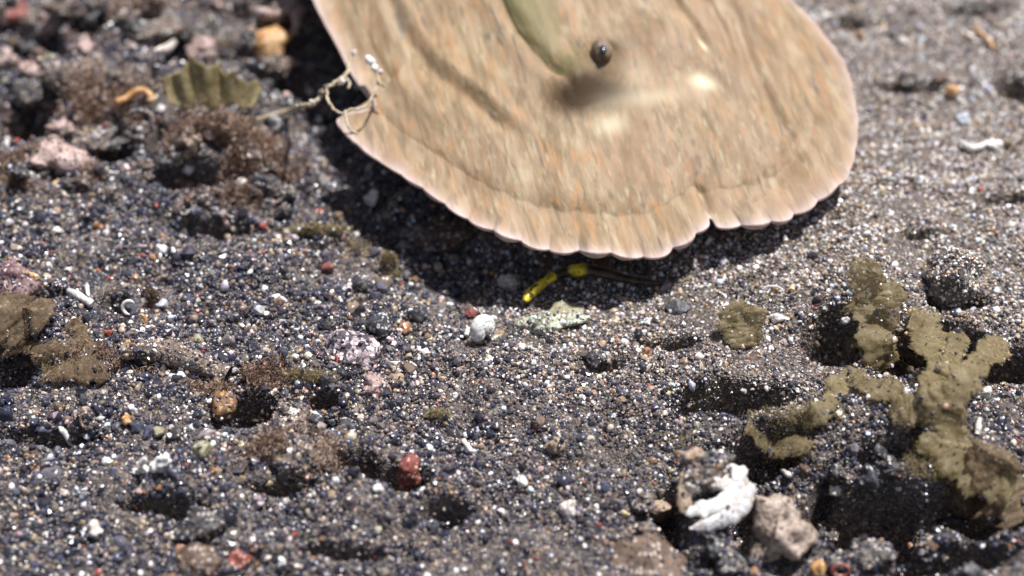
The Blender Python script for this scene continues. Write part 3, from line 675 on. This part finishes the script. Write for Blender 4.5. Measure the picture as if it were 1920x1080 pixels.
rock('white_pebble', 597, 244, 28, 15, 'white', 'flat white grain by the strand, the lower of two', lift=.8)
rock('red_pebble', 206, 684, 22, 18, 'red', 'small coral red fragment left of the tube mouth', amp=.5, fine=.15, lift=.6)
rock('red_pebble', 613, 502, 22, 22, 'red', 'small rose red fragment above the black pebbles', amp=.4, lift=.6)
rock('red_pebble', 884, 588, 26, 16, 'red', 'red crumb touching the top left of the coiled shell', amp=.5, fine=.15, lift=.7)
rock('red_sponge', 768, 886, 46, 64, 'red', 'dull red sponge lump standing in the hole of the lower middle', 'sponge', amp=.5, fine=.1, lift=.7)
rock('red_sponge', 448, 1052, 50, 44, 'red', 'dull red patch of sponge at the bottom edge left of middle', 'sponge', amp=.4, lift=.1)
rock('pink_pebble', 931, 525, 16, 22, 'purple', 'tiny pink fragment beside the whitish fuzzy lump', lift=.8)
rock('encrusted_stone', 957, 532, 38, 40, 'chalk', 'whitish crumbly lump in the shade left of the yellow marked creature', 'stone', amp=.5, fine=.2, lift=.5)
rock('green_crust', 1030, 607, 130, 26, 'green', 'pale green speckled flat lump right of the coiled shell', 'crust', rot=6, amp=.5, fine=.15, depth=.5, lift=.12)
rock('olive_pebble', 1060, 585, 70, 18, 'olive', 'olive smooth ridge behind the pale green lump', 'crust', amp=.3, fine=.03, lift=.2)
rock('olive_pebble', 370, 638, 26, 26, 'olive', 'pale olive drop shaped pebble above the buried brown tube', fine=.01, amp=.2, cuts=3, lift=.7)
rock('olive_pebble', 379, 844, 38, 36, 'olive', 'round olive pebble with dark specks right of the white broken shell', fine=.03, amp=.15, lift=.7)
rock('olive_pebble', 296, 810, 26, 20, 'olive', 'small smooth olive bead above the white broken shell', fine=.01, amp=.1, lift=.8)
rock('dark_pebble', 330, 815, 34, 32, 'dark', 'round black pebble between the two olive ones', fine=.02, amp=.12, lift=.7)
rock('dark_pebble', 1700, 152, 40, 34, 'dark', 'black angular pebble on the pale upper right sand', cuts=8, lift=.5)
rock('dark_pebble', 1760, 150, 30, 20, 'brown', 'dull brown pebble right of the black angular one', lift=.5)
rock('orange_pebble', 1786, 171, 28, 22, 'orange', 'small glowing orange pebble on the upper right sand', fine=.02, amp=.1, lift=.8)
rock('orange_pebble', 1612, 64, 14, 18, 'orange', 'tiny orange grain near the top right of the fish', lift=.9)
rock('white_pebble', 1663, 597, 24, 40, 'chalk', 'white rough piece beside the tan algae clump', rot=-35, amp=.4, lift=.7)
rock('white_pebble', 1572, 917, 36, 22, 'chalk', 'cream lump on the upper rim of the big dark hole', amp=.4, lift=.8)
rock('white_pebble', 1845, 735, 28, 30, 'chalk', 'cream white angular piece at the right, above the white stub', cuts=9, lift=.9)
rock('white_pebble', 1458, 596, 26, 20, 'white', 'white pebble right of the olive jelly clump', lift=.6)
rock('white_pebble', 1585, 600, 17, 18, 'white', 'white bead near the foot of the tan algae clump', lift=.8)
rock('white_pebble', 978, 903, 24, 30, 'white', 'bluish white stub in the lower middle sand', amp=.4, lift=.7)
rock('white_pebble', 1065, 952, 34, 40, 'chalk', 'white flecked lump at lower middle, right of the bluish stub', amp=.5, fine=.15, lift=.5)
rock('white_pebble', 178, 994, 26, 34, 'chalk', 'chalky lump in the lower left sand', amp=.5, lift=.4) 
rock('pink_pebble', 484, 942, 24, 26, 'pinkgrey', 'lilac white pebble in the lower left below the brown mound', lift=.7)
rock('orange_pebble', 1790, 864, 24, 24, 'orange', 'cream orange pebble on the algae film at the right edge', lift=.8)
rock('orange_pebble', 238, 788, 18, 26, 'orange', 'small orange chip above the white broken shell', lift=.8)
rock('orange_pebble', 1535, 1066, 30, 34, 'orange', 'orange lump at the bottom edge beside the red ring', lift=.8)
rock('sponge_crumb', 545, 778, 74, 34, 'grittan', 'pinkish white crumbly sponge beside the dark pit', 'sponge', amp=.5, fine=.2, lift=.6)
rock('white_pebble', 548, 772, 34, 18, 'chalk', 'white cap on the crumbly sponge beside the dark pit', amp=.5, fine=.15, lift=1.6)
rock('brown_algae', 420, 760, 56, 62, 'rust', 'rusty brown algae lump left of the dark pit', 'algae', amp=.4, fine=.1, lift=.5)
rock('slate_pebble', 590, 790, 36, 30, 'slate', 'slate pebble right of the crumbly sponge', fine=.02, cuts=7, lift=.5)
rock('brown_mound', 560, 850, 110, 76, 'grittan', 'brown gritty mound in the lower left middle', 'stone', amp=.4, fine=.16, lift=.0)
rock('dark_rock', 385, 985, 110, 52, 'dark', 'low black rock in the lower left foreground', 'rock', amp=.4, fine=.1, lift=.1)
rock('brown_mound', 370, 1050, 90, 50, 'brown', 'rounded brown stone at the bottom left foreground', 'stone', amp=.3, lift=.2)
rock('brown_mound', 1210, 1060, 150, 60, 'brown', 'broad brown stone at the bottom edge left of the pinkish rock', 'stone', amp=.3, fine=.08, lift=.0)
rock('gritty_stone', 1730, 760, 120, 46, 'grit', 'low gritty ridge under the algae film on the right', 'stone', amp=.5, fine=.16, lift=.1)
rock('grey_stone', 1850, 835, 80, 46, 'grit', 'rounded grey stone at the right edge', 'stone', lift=.4)
rock('grey_stone', 1640, 1040, 90, 50, 'grit', 'grey stone at the bottom below the big dark hole', 'stone', lift=.3, amp=.4)
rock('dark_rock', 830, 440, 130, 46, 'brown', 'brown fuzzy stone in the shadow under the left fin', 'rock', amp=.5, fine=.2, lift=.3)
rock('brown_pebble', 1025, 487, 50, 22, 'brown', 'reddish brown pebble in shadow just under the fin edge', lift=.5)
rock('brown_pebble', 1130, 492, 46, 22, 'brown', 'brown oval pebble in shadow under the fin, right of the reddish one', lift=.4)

tube('white_stick', [(130,546),(150,556),(172,570)], 7.5, 'white', 'thick white rod at the left beside the purple rock', 'coral stick', lift=.0012, taper=False)
tube('white_stick', [(869,826),(876,836),(884,846)], 5, 'white', 'short bright white rod in the lower middle sand', 'coral stick', lift=.0008, taper=False)
tube('white_stick', [(879,615),(876,622),(874,629)], 5, 'white', 'tiny white rod left of the coiled shell', 'coral stick', lift=.0008, taper=False, n=10)
tube('white_stick', [(1836,785),(1834,800),(1832,815)], 6, 'chalk', 'upright white stub near the right edge', 'coral stick', lift=.001, taper=False)
tube('white_stick', [(1464,880),(1474,887),(1484,894)], 5, 'chalk', 'small white chip above the pinkish rock', 'coral stick', lift=.0008)
tube('white_stick', [(110,800),(122,812),(134,836)], 6, 'white', 'slim white sliver at left above the lower sand', 'coral stick', lift=.0008)
tube('white_stick', [(163,530),(164,545),(166,555)], 4, 'white', 'thin white spine rising behind the thick rod', 'coral stick', lift=.001)
tube('white_stick', [(224,90),(226,30)][:1] + [(107,10),(106,28),(108,45)][0:3] if False else [(104,8),(106,26),(109,44)], 9, 'white', 'blurred white rod in the rubble of the upper left', 'coral stick', lift=.003, taper=False)
tube('white_stick', [(290,95),(312,92),(330,75)], 8, 'chalk', 'blurred white bent twig above the olive frond', 'coral stick', lift=.004)
tube('white_stick', [(1752,478),(1762,471),(1773,462)], 3.5, 'chalk', 'thin cream needle above the tall dark gritty stone', 'coral stick', lift=.0008)
tube('white_stick', [(330,388),(345,402),(360,390)], 2.5, 'chalk', 'thin v shaped white thread below the left rubble', 'thread', lift=.001)
tube('white_stick', [(1795,262),(1825,278),(1850,270),(1873,280)], 6, 'white', 'knobbly white branch on the upper right sand', 'coral stick', lift=.001, jitter=.5)
tube('tan_tube', [(348,292),(360,278),(372,258)], 9, 'tan', 'tan tube stub above the white bead', 'worm tube', lift=.003, taper=False)
tube('orange_tube', [(218,192),(240,182),(262,170),(280,176),(284,190)], 7, 'orange', 'orange bent tube arching over the loop of the left rubble', 'worm tube', lift=.004, taper=False)
tube('yellow_worm', [(1824,48),(1838,62),(1850,72),(1858,82),(1862,95)], 4, M['orange'], 'thin yellow orange worm on the sand at the upper right', 'worm', lift=.0008)
tube('red_thread', [(1848,24),(1858,34),(1868,44)], 3.5, 'pink', 'short pink thread above the yellow orange worm', 'thread', lift=.0008)
tube('green_thread', [(192,560),(195,545),(201,530)], 1.8, 'olive', 'hair thin green filament left of the white c shaped shell', 'thread', lift=.002)
tube('buried_tube', [(232,655),(275,655),(320,662),(370,680),(430,705)], 22, 'grittan', 'long brown gritty tube half buried, its open end at left', 'worm tube', taper=False, lift=-.0004, hollow=True, n=40)
tube('coralline_branch', [(470,15),(500,26),(530,24),(552,10)], 9, 'pink', 'pink coralline branch curving along the top edge', 'coral', lift=.006, jitter=.4)
tube('coralline_branch', [(552,18),(556,40),(552,66)], 8, 'pink', 'pink coralline branch hanging beside the orange tan stone', 'coral', lift=.006, jitter=.4)
ring('curved_shell', 243, 577, 13, 13, 7, 'white', 'small white c shaped shell left of the brown tubes', 'shell', 40, 270, lift=.0015)
ring('tube_mouth', 243, 655, 13, 14, 8, 'orange', 'orange rimmed mouth at the open end of the buried tube', 'worm tube', 20, 330, lift=.0022)
ring('orange_loop', 258, 232, 30, 24, 10, 'grittan', 'gritty tan hook shaped tube in the left rubble', 'worm tube', -150, 110, 30, lift=.004)
ring('orange_hook', 264, 602, 10, 12, 7, 'orange', 'white and orange hook beside the c shaped shell', 'shell', -110, 120, lift=.0015)
ring('red_ring', 1576, 1070, 15, 12, 9, 'red', 'red ring shaped sponge at the bottom edge', 'sponge', 0, 360, lift=.0015)
ring('pale_hoop', 1448, 545, 18, 9, 4, 'white', 'thin white hoop fragment on the pale sand above the jelly clump', 'shell', 0, 190, lift=.001)
ring('pale_hoop', 345, 2, 24, 12, 8, 'tan', 'tan hoop at the top edge in the upper left rubble', 'worm tube', 180, 360, lift=.006)
ring('pale_hoop', 160, 788, 9, 14, 5, 'tan', 'small tan crescent in the sand at lower left', 'shell', 90, 280, lift=.001)
ring('pale_hoop', 14, 636, 22, 18, 8, 'chalk', 'grey white curved fragment at the left edge below the algae', 'shell', -30, 100, lift=.003)

# white broken shell at lower left: a cluster of curled plates
p, s = place(290, 872, .0022); e = empty('broken_shell', p, 'white broken shell with curled knobs in the lower left sand', 'shell')
for (dx, dz, w_, h_, rt) in ((-18, 14, 16, 26, 25), (22, 18, 30, 24, -20), (6, -2, 34, 34, 0), (-40, -24, 16, 10, 40), (-24, -10, 26, 10, 40), (24, -8, 16, 24, 10)):
    SEED[0] += 1; v, f = lump_verts(SEED[0], 4, .45, 1.6, 5, .1); v = v * np.array([w_ / 2 * s, w_ * .4 * s, h_ / 2 * s]); 
    o = mesh_obj('shell_plate', v, f, M['white'], e); o.location = (dx * s, -dz * .2 * s, dz * s); o.rotation_euler = (0, R(rt), 0)

# ------------------------------------------------------------------ algae
def algae_mat(name, c1, c2, tr=.3, clear=0):
    m, nt, b = newmat(name); L = nt.links.new
    tc = N(nt, 'ShaderNodeTexCoord'); n1 = N(nt, 'ShaderNodeTexNoise', _Scale=500.0, _Detail=4.0); L(tc.outputs['Object'], n1.inputs['Vector'])
    n9 = N(nt, 'ShaderNodeTexNoise', _Scale=1500.0, _Detail=2.0); L(tc.outputs['Object'], n9.inputs['Vector'])
    col = mixc(nt, ramp(nt, n1.outputs[0], .35, .65), c1, c2); col = mixc(nt, ramp(nt, n9.outputs[0], .62, .70), col, (.62,.52,.36,1)); col = mixc(nt, ramp(nt, n9.outputs[0], .30, .38, (1,1,1,1), (0,0,0,1)), col, (.08,.06,.04,1)); L(col, b.inputs['Base Color']); b.inputs['Roughness'].default_value = .6
    tl = N(nt, 'ShaderNodeBsdfTranslucent'); L(col, tl.inputs[0]); mx = N(nt, 'ShaderNodeMixShader'); mx.inputs[0].default_value = tr
    L(b.outputs[0], mx.inputs[1]); L(tl.outputs[0], mx.inputs[2]); 
    tp = N(nt, 'ShaderNodeBsdfTransparent'); m2 = N(nt, 'ShaderNodeMixShader'); m2.inputs[0].default_value = clear; L(mx.outputs[0], m2.inputs[1]); L(tp.outputs[0], m2.inputs[2])
    L(m2.outputs[0] if clear else mx.outputs[0], nt.nodes['Material Output'].inputs['Surface'])
    return m
MA = algae_mat('tan_algae', (.33,.265,.13,1), (.50,.42,.25,1), .55, .36); MA2 = algae_mat('olive_algae', (.16,.13,.04,1), (.30,.25,.10,1)); MA3 = algae_mat('rusty_fuzz', (.20,.14,.08,1), (.38,.28,.17,1), .5, .36)
MW = algae_mat('pale_strand', (.40,.32,.2,1), (.62,.55,.42,1), .15)
def clump(name, px, py, lobes, label, mat=MA, nfl=3200, fl=4.5, cat='algae', lift=.001):
    """soft algae clump: lobed core plus a halo of tiny fibres; lobes = (dx, dy, rx, ry) in photo px from centre"""
    p, s = place(px, py, lift); parts = []
    for (dx, dy, rx, ry) in lobes:
        SEED[0] += 1; v, f = lump_verts(SEED[0], 4, .4, 1.5, 2, .1)
        c = np.array([dx * s, -dy * s * .35, -dy * s * .85])
        parts.append((v * np.array([rx * s * .68, min(rx, ry) * .4 * s, ry * s * .68]) + c, f))
        n = int(nfl * rx * ry / sum(l[2] * l[3] for l in lobes)); d = rng.normal(size=(n, 3)); d /= np.linalg.norm(d, axis=1)[:, None]
        sd = np.array([rx * s, min(rx, ry) * .65 * s, ry * s]); q0 = c + d * sd * rng.uniform(.55, 1.0, (n, 1)); 
        dr = d + rng.normal(0, .7, (n, 3)); dr /= np.linalg.norm(dr, axis=1)[:, None]; ln = rng.uniform(.5, 1.6, (n, 1)) * fl * s
        sdv = np.cross(dr, rng.normal(size=(n, 3))); sdv /= np.linalg.norm(sdv, axis=1)[:, None]; wd = ln * .22
        V = np.stack([q0 - sdv * wd, q0 + sdv * wd, q0 + dr * ln], 1).reshape(-1, 3); parts.append((V, np.arange(3 * n).reshape(n, 3)))
    v, f = merge(parts); o = mesh_obj(name, v, f, mat); o.location = p; return tag(o, label, cat)
clump('algae_tuft', 170, 690, [(0,0,70,20),(-60,-20,50,24)], 'thin brown algae mat between the left edge and the tube mouth', mat=MA3, fl=5)
clump('algae_tuft', 730, 508, [(0,-20,16,26),(4,16,20,26)], 'small upright tan algae tuft in the hollow left of the coiled shell')
clump('algae_tuft', 288, 565, [(0,-4,14,30),(4,22,16,20)], 'dark brown upright tuft right of the white c shaped shell', mat=MA3)
clump('algae_tuft', 580, 705, [(0,0,60,18)], 'flat tan fuzz below and left of the crusted stone', nfl=1400)
clump('fuzzy_algae', 600, 430, [(0,0,60,12)], 'tan ruffled turf below the rubble, left of the fish', mat=MA, nfl=1200, fl=6)
clump('algae_tuft', 820, 775, [(0,0,28,14)], 'faint olive fuzz in the sand below the pink pebble', mat=MA, nfl=500)

def blades(name, branches, label, mat, wpx, lifts, cat='algae', seed=1, flakes=500):
    """soft branching algae: flattened lobed blades swept along branches given on the seabed; lifts in metres"""
    base = np.array(place(*branches[0][0], lifts[0][0])[0]); parts = []; s = place(*branches[0][0])[1]
    for bi, (br, lf) in enumerate(zip(branches, lifts)):
        C = np.array([place(q[0], q[1], l)[0][:] for q, l in zip(br, lf)]); n = 14 * len(br); P = spl(C, n) - base
        t = np.linspace(0, 1, n); r = wpx[bi] * s * (1 + .10 * np.array([mnoise.noise(Vector((u * 16 * len(br) / 3, bi * 3.3, seed + 5))) * 2 for u in t]) + .28 * np.array([mnoise.noise(Vector((u * 4 * len(br) / 3, bi * 7.3, seed))) * 2 for u in t])) * np.clip(np.minimum(1, (1 - t) * 7 + .25), 0, 1) ** .6
        ns = 26; T = np.gradient(P, axis=0); T /= np.linalg.norm(T, axis=1)[:, None]; V = []
        view = np.array([0, -.45, .89])
        for i in range(n):
            sd = np.cross(T[i], view); sd /= np.linalg.norm(sd) + 1e-9; up = np.cross(sd, T[i])
            for k in range(ns):
                a = 2 * math.pi * k / ns; p = P[i] + r[i] * (math.cos(a) * sd + .17 * math.sin(a) * up)
                nz = mnoise.noise(Vector(p * 700) + Vector((seed, 0, 0))) * .35 + mnoise.noise(Vector(p * 2600)) * .20
                V.append(p + (math.cos(a) * sd + .5 * math.sin(a) * up) * r[i] * nz)
        F = [(i * ns + k, i * ns + (k + 1) % ns, (i + 1) * ns + (k + 1) % ns, (i + 1) * ns + k) for i in range(n - 1) for k in range(ns)]
        F += [tuple(range(ns))[::-1], tuple((n - 1) * ns + k for k in range(ns))]
        V = np.array(V); parts.append((V, F))
        m_ = int(flakes * len(br)); c = V[rng.integers(0, len(V), m_)]; dr = rng.normal(size=(m_, 3)); dr /= np.linalg.norm(dr, axis=1)[:, None]
        ln = rng.uniform(.4, 1.4, (m_, 1)) * 3.2 * s; sv = np.cross(dr, rng.normal(size=(m_, 3))); sv /= np.linalg.norm(sv, axis=1)[:, None]
        parts.append((np.stack([c - sv * ln * .25, c + sv * ln * .25, c + dr * ln], 1).reshape(-1, 3), np.arange(3 * m_).reshape(m_, 3)))
    v, f = merge(parts); o = mesh_obj(name, v, f, mat); o.location = base; return tag(o, label, cat)
blades('algae_tuft', [[(1392,650),(1386,612),(1384,565)],[(1400,640),(1412,605),(1418,575)],[(1380,640),(1366,610),(1362,580)]], 'soft olive tan algae clump standing on the pale sand right of middle', MA, [26,22,20], [[.001,.003,.006],[.001,.003,.005],[.001,.003,.005]], seed=1)
blades('algae_tuft', [[(1660,690),(1645,640),(1632,580),(1625,520),(1640,490)],[(1650,620),(1672,575),(1668,530)],[(1655,660),(1610,640),(1585,655)]], 'tall tan lobed algae standing left of the dark gritty stone', MA, [36,24,20], [[.001,.003,.006,.009,.010],[.004,.007,.009],[.002,.002,.001]], seed=2)
blades('algae_tuft', [[(1765,860),(1775,800),(1770,740),(1765,680),(1735,620),(1705,600)],[(1772,760),(1810,710),(1850,665),(1885,640)],[(1770,700),(1790,660),(1800,620)],[(1770,790),(1715,770),(1670,780)],[(1768,820),(1800,860),(1850,890),(1905,900)]], 'wide tan antler shaped algae with flat branches sprawling over the right foreground', MA, [40,26,20,30,44], [[.001,.004,.006,.007,.008,.008],[.006,.008,.009,.010],[.007,.008,.009],[.004,.003,.001],[.003,.003,.004,.003]], seed=3, flakes=700)
blades('algae_tuft', [[(1915,980),(1885,930),(1860,880),(1880,840)],[(1900,950),(1840,940),(1790,920)]], 'dull brown algae flap at the lower right edge', MA3, [46,28], [[.001,.003,.005,.006],[.003,.003,.002]], seed=4)
blades('algae_tuft', [[(1560,735),(1600,710),(1650,730),(1700,735)],[(1590,720),(1540,770),(1500,790)],[(1400,800),(1450,830),(1520,840)]], 'flat gritty tan algae film between the dark holes on the right', MA, [22,18,20], [[.001,.003,.003,.002],[.002,.002,.001],[.002,.003,.002]], seed=5, flakes=900)
blades('algae_tuft', [[(60,640),(20,600),(-10,560)],[(40,620),(70,590),(80,560)],[(50,640),(110,660),(170,650)]], 'brown algae flap at the left edge below the purple rock', MA3, [46,22,20], [[.001,.003,.004],[.002,.003,.004],[.002,.002,.001]], seed=6)
blades('algae_tuft', [[(80,700),(140,690),(210,700)],[(150,700),(160,640),(130,600)]], 'thin pinkish brown algae spread on the grit left of the tube mouth', MA3, [22,14], [[.001,.002,.001],[.002,.002,.001]], seed=7, flakes=1500)
# pinkish brown turf heaped over the upper left rubble: wiry fuzz
def turf(px, py, rx, ry, h, n, label, mat):
    p, s = place(px, py, 0); q = rng.normal(0, .42, (n, 2)); C = []
    base = np.array(p); V = []
    x = p[0] + q[:, 0] * rx * s; y = p[1] + q[:, 1] * ry * s * 1.3
    z = H(x, y) + np.abs(rng.normal(0, .5, n)) * h * np.clip(1 - (q ** 2).sum(1) * .5, 0, 1) * (.35 + 1.3 * np.clip(.5 + fbm(x / .006, y / .006, 91, 2), 0, 1))
    C = np.stack([x, y, z], -1)[fbm(x / .007, y / .005, 83, 3) > -.12]; n = len(C)
    C = C - base; d = rng.normal(size=(n, 3)); d[:, 2] = np.abs(d[:, 2]) * .9; d /= np.linalg.norm(d, axis=1)[:, None]
    ln = rng.uniform(.4, 1.5, (n, 1)) * 9 * s; sv = np.cross(d, rng.normal(size=(n, 3))); sv /= np.linalg.norm(sv, axis=1)[:, None]
    mid = C + d * ln * .5 + rng.normal(0, 1.2 * s, (n, 3)); w_ = ln * .10
    V = np.stack([C - sv * w_, C + sv * w_, mid + sv * w_, mid - sv * w_, C + d * ln], 1).reshape(-1, 3)
    F = []; 
    for i in range(n): k = 5 * i; F += [(k, k + 1, k + 2, k + 3), (k + 3, k + 2, k + 4)]
    o = mesh_obj('turf_algae', V, F, mat); o.location = base; return tag(o, label, 'algae', kind='stuff')
MT = algae_mat('pink_turf', (.17,.10,.07,1), (.44,.32,.25,1), .3)
turf(425, 262, 140, 60, .005, 17000, 'pinkish brown wiry algae turf heaped below the olive frond', MT)
turf(470, 325, 110, 45, .0035, 11000, 'darker pinkish brown turf on the slope above the hollow', MT)
turf(330, 50, 200, 50, .004, 9000, 'reddish brown turf over the rubble along the top edge', MT)
turf(90, 330, 150, 40, .003, 7000, 'grey brown turf on the slope below the pinkish white rock end', MT)
turf(1480, 850, 230, 36, .0015, 7000, 'tan silty turf between the dark holes of the lower right', MA)
turf(1790, 900, 140, 60, .002, 7000, 'tan silty turf under the sprawling algae', MA)
turf(150, 200, 170, 60, .005, 9000, 'grey brown turf over the rubble at the upper left', MT)
turf(600, 440, 120, 26, .002, 5000, 'tan ruffled turf between the rubble and the fish shadow', MA)
turf(200, 670, 160, 40, .002, 8000, 'thin brown turf between the left edge and the buried tube', MT)
turf(560, 850, 110, 40, .003, 6000, 'brownish turf on the mound at the lower left', MT)
turf(460, 720, 120, 26, .002, 5000, 'pinkish turf beside the rusty brown algae lump', MT)

# olive ruffled frond, upper left
p, s = place(388, 160, .0105); e = None
A = np.linspace(0, 1, 70); V = []
for a in A:
    bx = -95 + 190 * a; top = 62 + 30 * mnoise.noise(Vector((a * 4, 2.2, 0))) + 10 * mnoise.noise(Vector((a * 13, 5, 0))) - 190 * (a - .45) ** 2
    for k in range(12):
        q = k / 11; V.append(((bx * (.82 + .18 * q)) * s, (12 * math.sin(a * 21 + 5 * mnoise.noise(Vector((a * 4, 9, 0))) + q) * (.3 + q) * (.6 + a * .5) + 42 * q) * s, (-44 + q * (top * 1.0 + 7 * mnoise.noise(Vector((a * 40, 1, 0)))) - 10 * (1 - q) * abs(math.sin(a * 8))) * s))
F = [(i * 12 + k, i * 12 + k + 1, (i + 1) * 12 + k + 1, (i + 1) * 12 + k) for i in range(69) for k in range(11)]
o = mesh_obj('algae_frond', V, F, algae_mat('frond', (.24,.20,.08,1), (.44,.37,.20,1), .5, .2)); o.location = p; sd = o.modifiers.new('t', 'SOLIDIFY'); sd.thickness = .0003
tag(o, 'olive brown ruffled algae frond in the upper left, left of the fish', 'algae')

# hydroid strand in front of the fish's left edge
def nearpt(px, py, off): return onplane(float(px), float(py), off)
def strand(pp, r0, r1, offs, n=40):
    P = spl(np.array([nearpt(x, y, o) for (x, y), o in zip(pp, offs)]), n); P += rng.normal(0, .00008, P.shape)
    return P, np.linspace(r0, r1, n) * rng.uniform(.75, 1.3, n)
g1, _ = place(470, 228, .001); g2, _ = place(545, 205, .004)
root = empty('hydroid', g2, 'thin pale branching strand arching up in front of the left edge of the fish', 'hydroid')
g2 = np.array(g2)
a_, ra = strand([(560,200),(590,192),(612,166),(634,152),(650,138),(656,112),(664,98)], .00055, .0003, [.002,.004,.005,.005,.005,.005,.005])
a_ = np.vstack([np.array(g1)[None], g2[None], a_]); ra = np.concatenate([[.0004, .0006], ra])
st1 = sweep(spl(a_, 90) - g2, np.interp(np.linspace(0, 1, 90), np.linspace(0, 1, len(ra)), ra), 8, jitter=.5)
mesh_obj('stem', *st1, MW, root)
for pp, off in (([(612,168),(616,190),(628,206),(640,213),(655,206),(676,203),(692,192),(704,168),(710,148),(703,135)], .0055), ([(648,210),(650,226),(654,238),(662,247),(669,251)], .0055), ([(707,150),(714,158),(722,162)], .006), ([(650,148),(656,158),(652,166)], .005)):
    P, rd = strand(pp, .00028, .00022, [off] * len(pp), 36); mesh_obj('branch', *sweep(P - g2, rd, 8, jitter=.5), MW, root)
P, rd = strand([(689,106),(697,118),(706,132)], .0008, .0007, [.0062] * 3, 14); rd *= np.clip(np.sin(np.linspace(.3, 2.84, 14)) * 1.6, .4, 1); mesh_obj('white_tip', *sweep(P - g2, rd, 9, jitter=.2), M['white'], root)
for (x, y) in ((664,98),(712,134),(700,130),(636,156),(612,163),(640,152),(603,172),(584,190)):
    SEED[0] += 1; v, f = lump_verts(SEED[0], 3, .5, 1.4, 4, .1); o = mesh_obj('bud', v * .0007 * random.uniform(.6, 1.2), f, M['chalk'] if x % 3 else M['grittan'], root); o.location = nearpt(x, y, .0055) - g2

# ------------------------------------------------------------------ heap of rubble, upper left
rr_ = np.random.default_rng(42); k = 0
while k < 130:
    px, py = rr_.uniform(0, 640), rr_.uniform(0, 400)
    if px > (545 - .12 * py if py < 200 else 500 + .35 * (py - 200)) or py > 330 and rr_.random() < .5 or (abs(px - 385) < 115 and abs(py - 165) < 60) or (abs(px - 205) < 60 and abs(py - 292) < 34) or (abs(px - 255) < 45 and abs(py - 210) < 50): continue
    w_ = rr_.uniform(18, 60) * (1.15 - py / 700); k += 1
    rock('rubble_stone', px, py, w_, w_ * rr_.uniform(.55, 1.0), ['grit', 'grittan', 'pink', 'dark', 'brown', 'grit', 'grittan', 'slate'][k % 8], 'small gritty stone in the crowded blurred heap at the upper left', 'stone',
         rot=rr_.uniform(-30, 30), lift=rr_.uniform(.3, 1.5), amp=.7, fine=.25, sub=3, group='rubble stones heaped at the upper left', freq=1.6)
k = 0
while k < 40:
    px, py = rr_.uniform(1190, 1915), rr_.uniform(850, 1078)
    if abs(px - 1338) < 80 and abs(py - 925) < 75 or abs(px - 1465) < 85 and abs(py - 1000) < 85 or abs(px - 1640) < 85 and abs(py - 960) < 50: continue
    w_ = rr_.uniform(18, 52); k += 1
    rock('rubble_stone', px, py, w_, w_ * rr_.uniform(.5, .9), ['grit', 'grittan', 'dark', 'grit', 'brown', 'slate', 'grit'][k % 7], 'small gritty stone among the dark hollows of the lower right foreground', 'stone',
         rot=rr_.uniform(-30, 30), lift=rr_.uniform(.1, .9), amp=.7, fine=.25, sub=3, group='rubble stones among the lower right hollows', freq=1.6)
# sand lying on stones and algae
DP = []; bpy.context.view_layer.update()
for o in list(scene.objects):
    if o.type != 'MESH' or o.data.name.split('.')[0] in ('ground',) or o.get('kind') == 'stuff': continue
    nm = o.name.split('.')[0]; mn = o.data.materials[0].name if o.data.materials else ''
    dens = {'gritty_stone': 1.5, 'gritty_tan': 1.3, 'algal_film': .8, 'tan_algae': .3, 'rusty_fuzz': .5, 'dark_stone': .7, 'tan_stone': .35, 'pale_green_crust': 1.1, 'brown_stone': .4, 'crusted_stone': .25, 'purple_crust': .5, 'rusty_algae': .6, 'pink_stone': .3, 'worn_shell': .04, 'olive_stone': .2}.get(mn, 0)
    if nm in ('hydroid', 'stem', 'branch', 'bud', 'eyelid', 'foot') or not dens: continue
    me = o.data; n = len(me.polygons); ar = np.zeros(n); me.polygons.foreach_get('area', ar); c = np.zeros(n * 3); me.polygons.foreach_get('center', c); c = c.reshape(-1, 3)
    nr = np.zeros(n * 3); me.polygons.foreach_get('normal', nr); nr = nr.reshape(-1, 3); Mw = np.array(o.matrix_world)
    wn = nr @ Mw[:3, :3].T; wc = c @ Mw[:3, :3].T + Mw[:3, 3]
    pr = ar * np.clip(wn[:, 2] + .55, 0, 1); tot = int(pr.sum() * 2.2e6 * dens)
    if tot < 1 or pr.sum() <= 0: continue
    i = rng.choice(n, min(tot, 6000), p=pr / pr.sum()); DP.append(wc[i] + rng.normal(0, .00008, (len(i), 3)))
DP = np.vstack(DP); size = .00021 * np.exp(rng.normal(0, .4, len(DP))); cols, k = grain_cols(DP[:, 0], DP[:, 1])
scatter('sand_dusting', DP, size, cols * 1.1, MG, label='loose sand grains lying on the stones and algae clumps', cat='sand')
print('dust', len(DP))

# ------------------------------------------------------------------ render settings
scene.render.engine = 'CYCLES'
